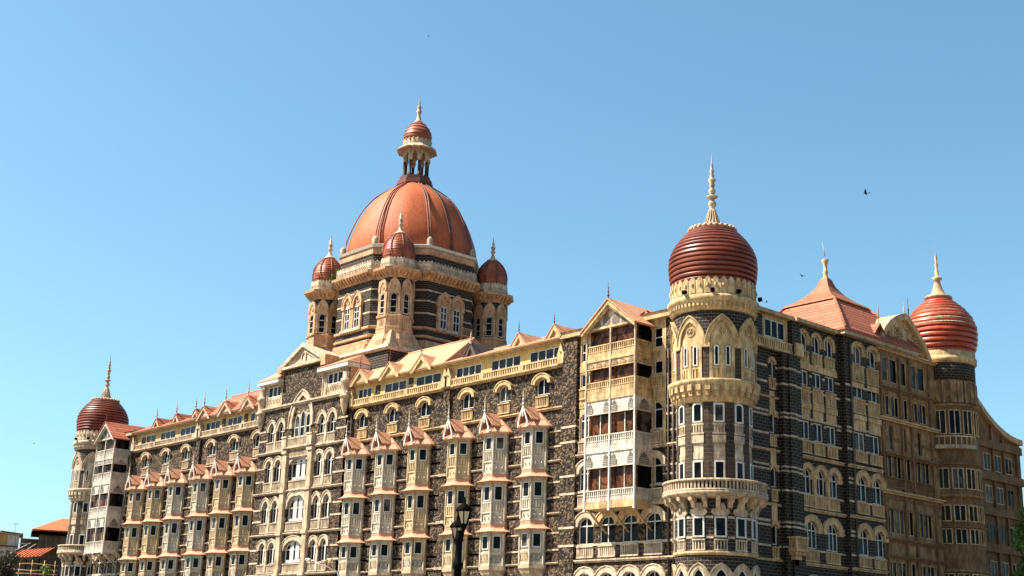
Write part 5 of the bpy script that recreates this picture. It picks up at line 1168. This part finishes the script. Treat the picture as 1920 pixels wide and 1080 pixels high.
FL_ = 'birds flying round the towers'
for l, s, h, r, f, t in (((35.25, -29.91, 26.99), .42, 200, .7, .3, 'dark bird with spread wings high over the pyramid roof, alone in the sky'), ((32.35, -31.87, 22.41), .38, 150, .3, .22, 'dark bird flying just left of the pyramid roof finial'), ((30.8, -33.01, 20.99), .22, 60, .8, .4, 'small bird beside the near tower parapet, low over the side roof'), ((-38.41, -44.25, 18.65), .22, 30, .2, .3, 'tiny distant bird low in the sky left of the far tower'), ((-22.6, -16.32, 61.71), .3, 80, .3, .3, 'tiny bird near the top of the picture above the lantern finial')):
    bird(l, s, h, r, f, t)['group'] = FL_
def perched(loc, head, label, s=.3):
    T = thing('pigeon', label, 'pigeon', loc); m = MB(); d = Vector((math.cos(head), math.sin(head), 0))
    pts = [(-.55, .1, .02), (-.3, .2, .09), (0, .32, .16), (.2, .42, .15), (.3, .55, .08), (.36, .64, .09), (.44, .64, .05), (.54, .6, .01)]; P = []; n = 8; sd = Vector((-d.y, d.x, 0))
    for x, z, r in pts:
        for k in range(n): P.append(d*x*s*1.6+Vector((0, 0, z*s*1.6))+(sd*math.cos(k*.785)+(Vector((0, 0, 1))*.8-d*.5)*math.sin(k*.785))*r*s*1.6)
    m.add(P, [(i*n+k, i*n+(k+1) % n, (i+1)*n+(k+1) % n, (i+1)*n+k) for i in range(len(pts)-1) for k in range(n)]+[tuple(range(n)), tuple(range(len(P)-n, len(P)))])
    for sg in (-.06, .06): m.tube([sd*sg*s*2+Vector((0, 0, .3*s)), sd*sg*s*2], .02, .02, 4)
    m.build('body', 'iron', T); return T
for l, h, t in (((-8.3, -.15, 33.72), .5, 'pigeon perched on the salmon roof right of the verandah gable, the left one'), ((-7.6, -.2, 33.72), 3.4, 'pigeon perched on the salmon roof right of the verandah gable, the right one'), ((-62.6, -.7, 40.45), 2.2, 'dark pigeon perched on the chimney behind the pediment'), ((-4.4, -.1, 33.72), 1.0, 'pigeon perched on the salmon roof edge next to the near tower')):
    perched(l, h, t)['group'] = 'pigeons perched on the roofs'
rg = random.Random(4); T = thing('weed', 'green weed growing out of the masonry between the left turret dome and the great dome', 'plant', (-67.2, 4.6, 48.6))
f = MB()
for k in range(7): foliage(f, (rg.uniform(-.7, .7), rg.uniform(-.6, .6), rg.uniform(.3, 2.4)), (.5, .5, .45), 55, .14, rg)
f.build('leaves', 'leafA', T); m = MB()
for k in range(5): m.tube([(0, 0, 0), (rg.uniform(-.3, .3), rg.uniform(-.3, .3), 1), (rg.uniform(-.7, .7), rg.uniform(-.6, .6), 2)], .04, .015, 5)
m.build('stem', 'bark', T)
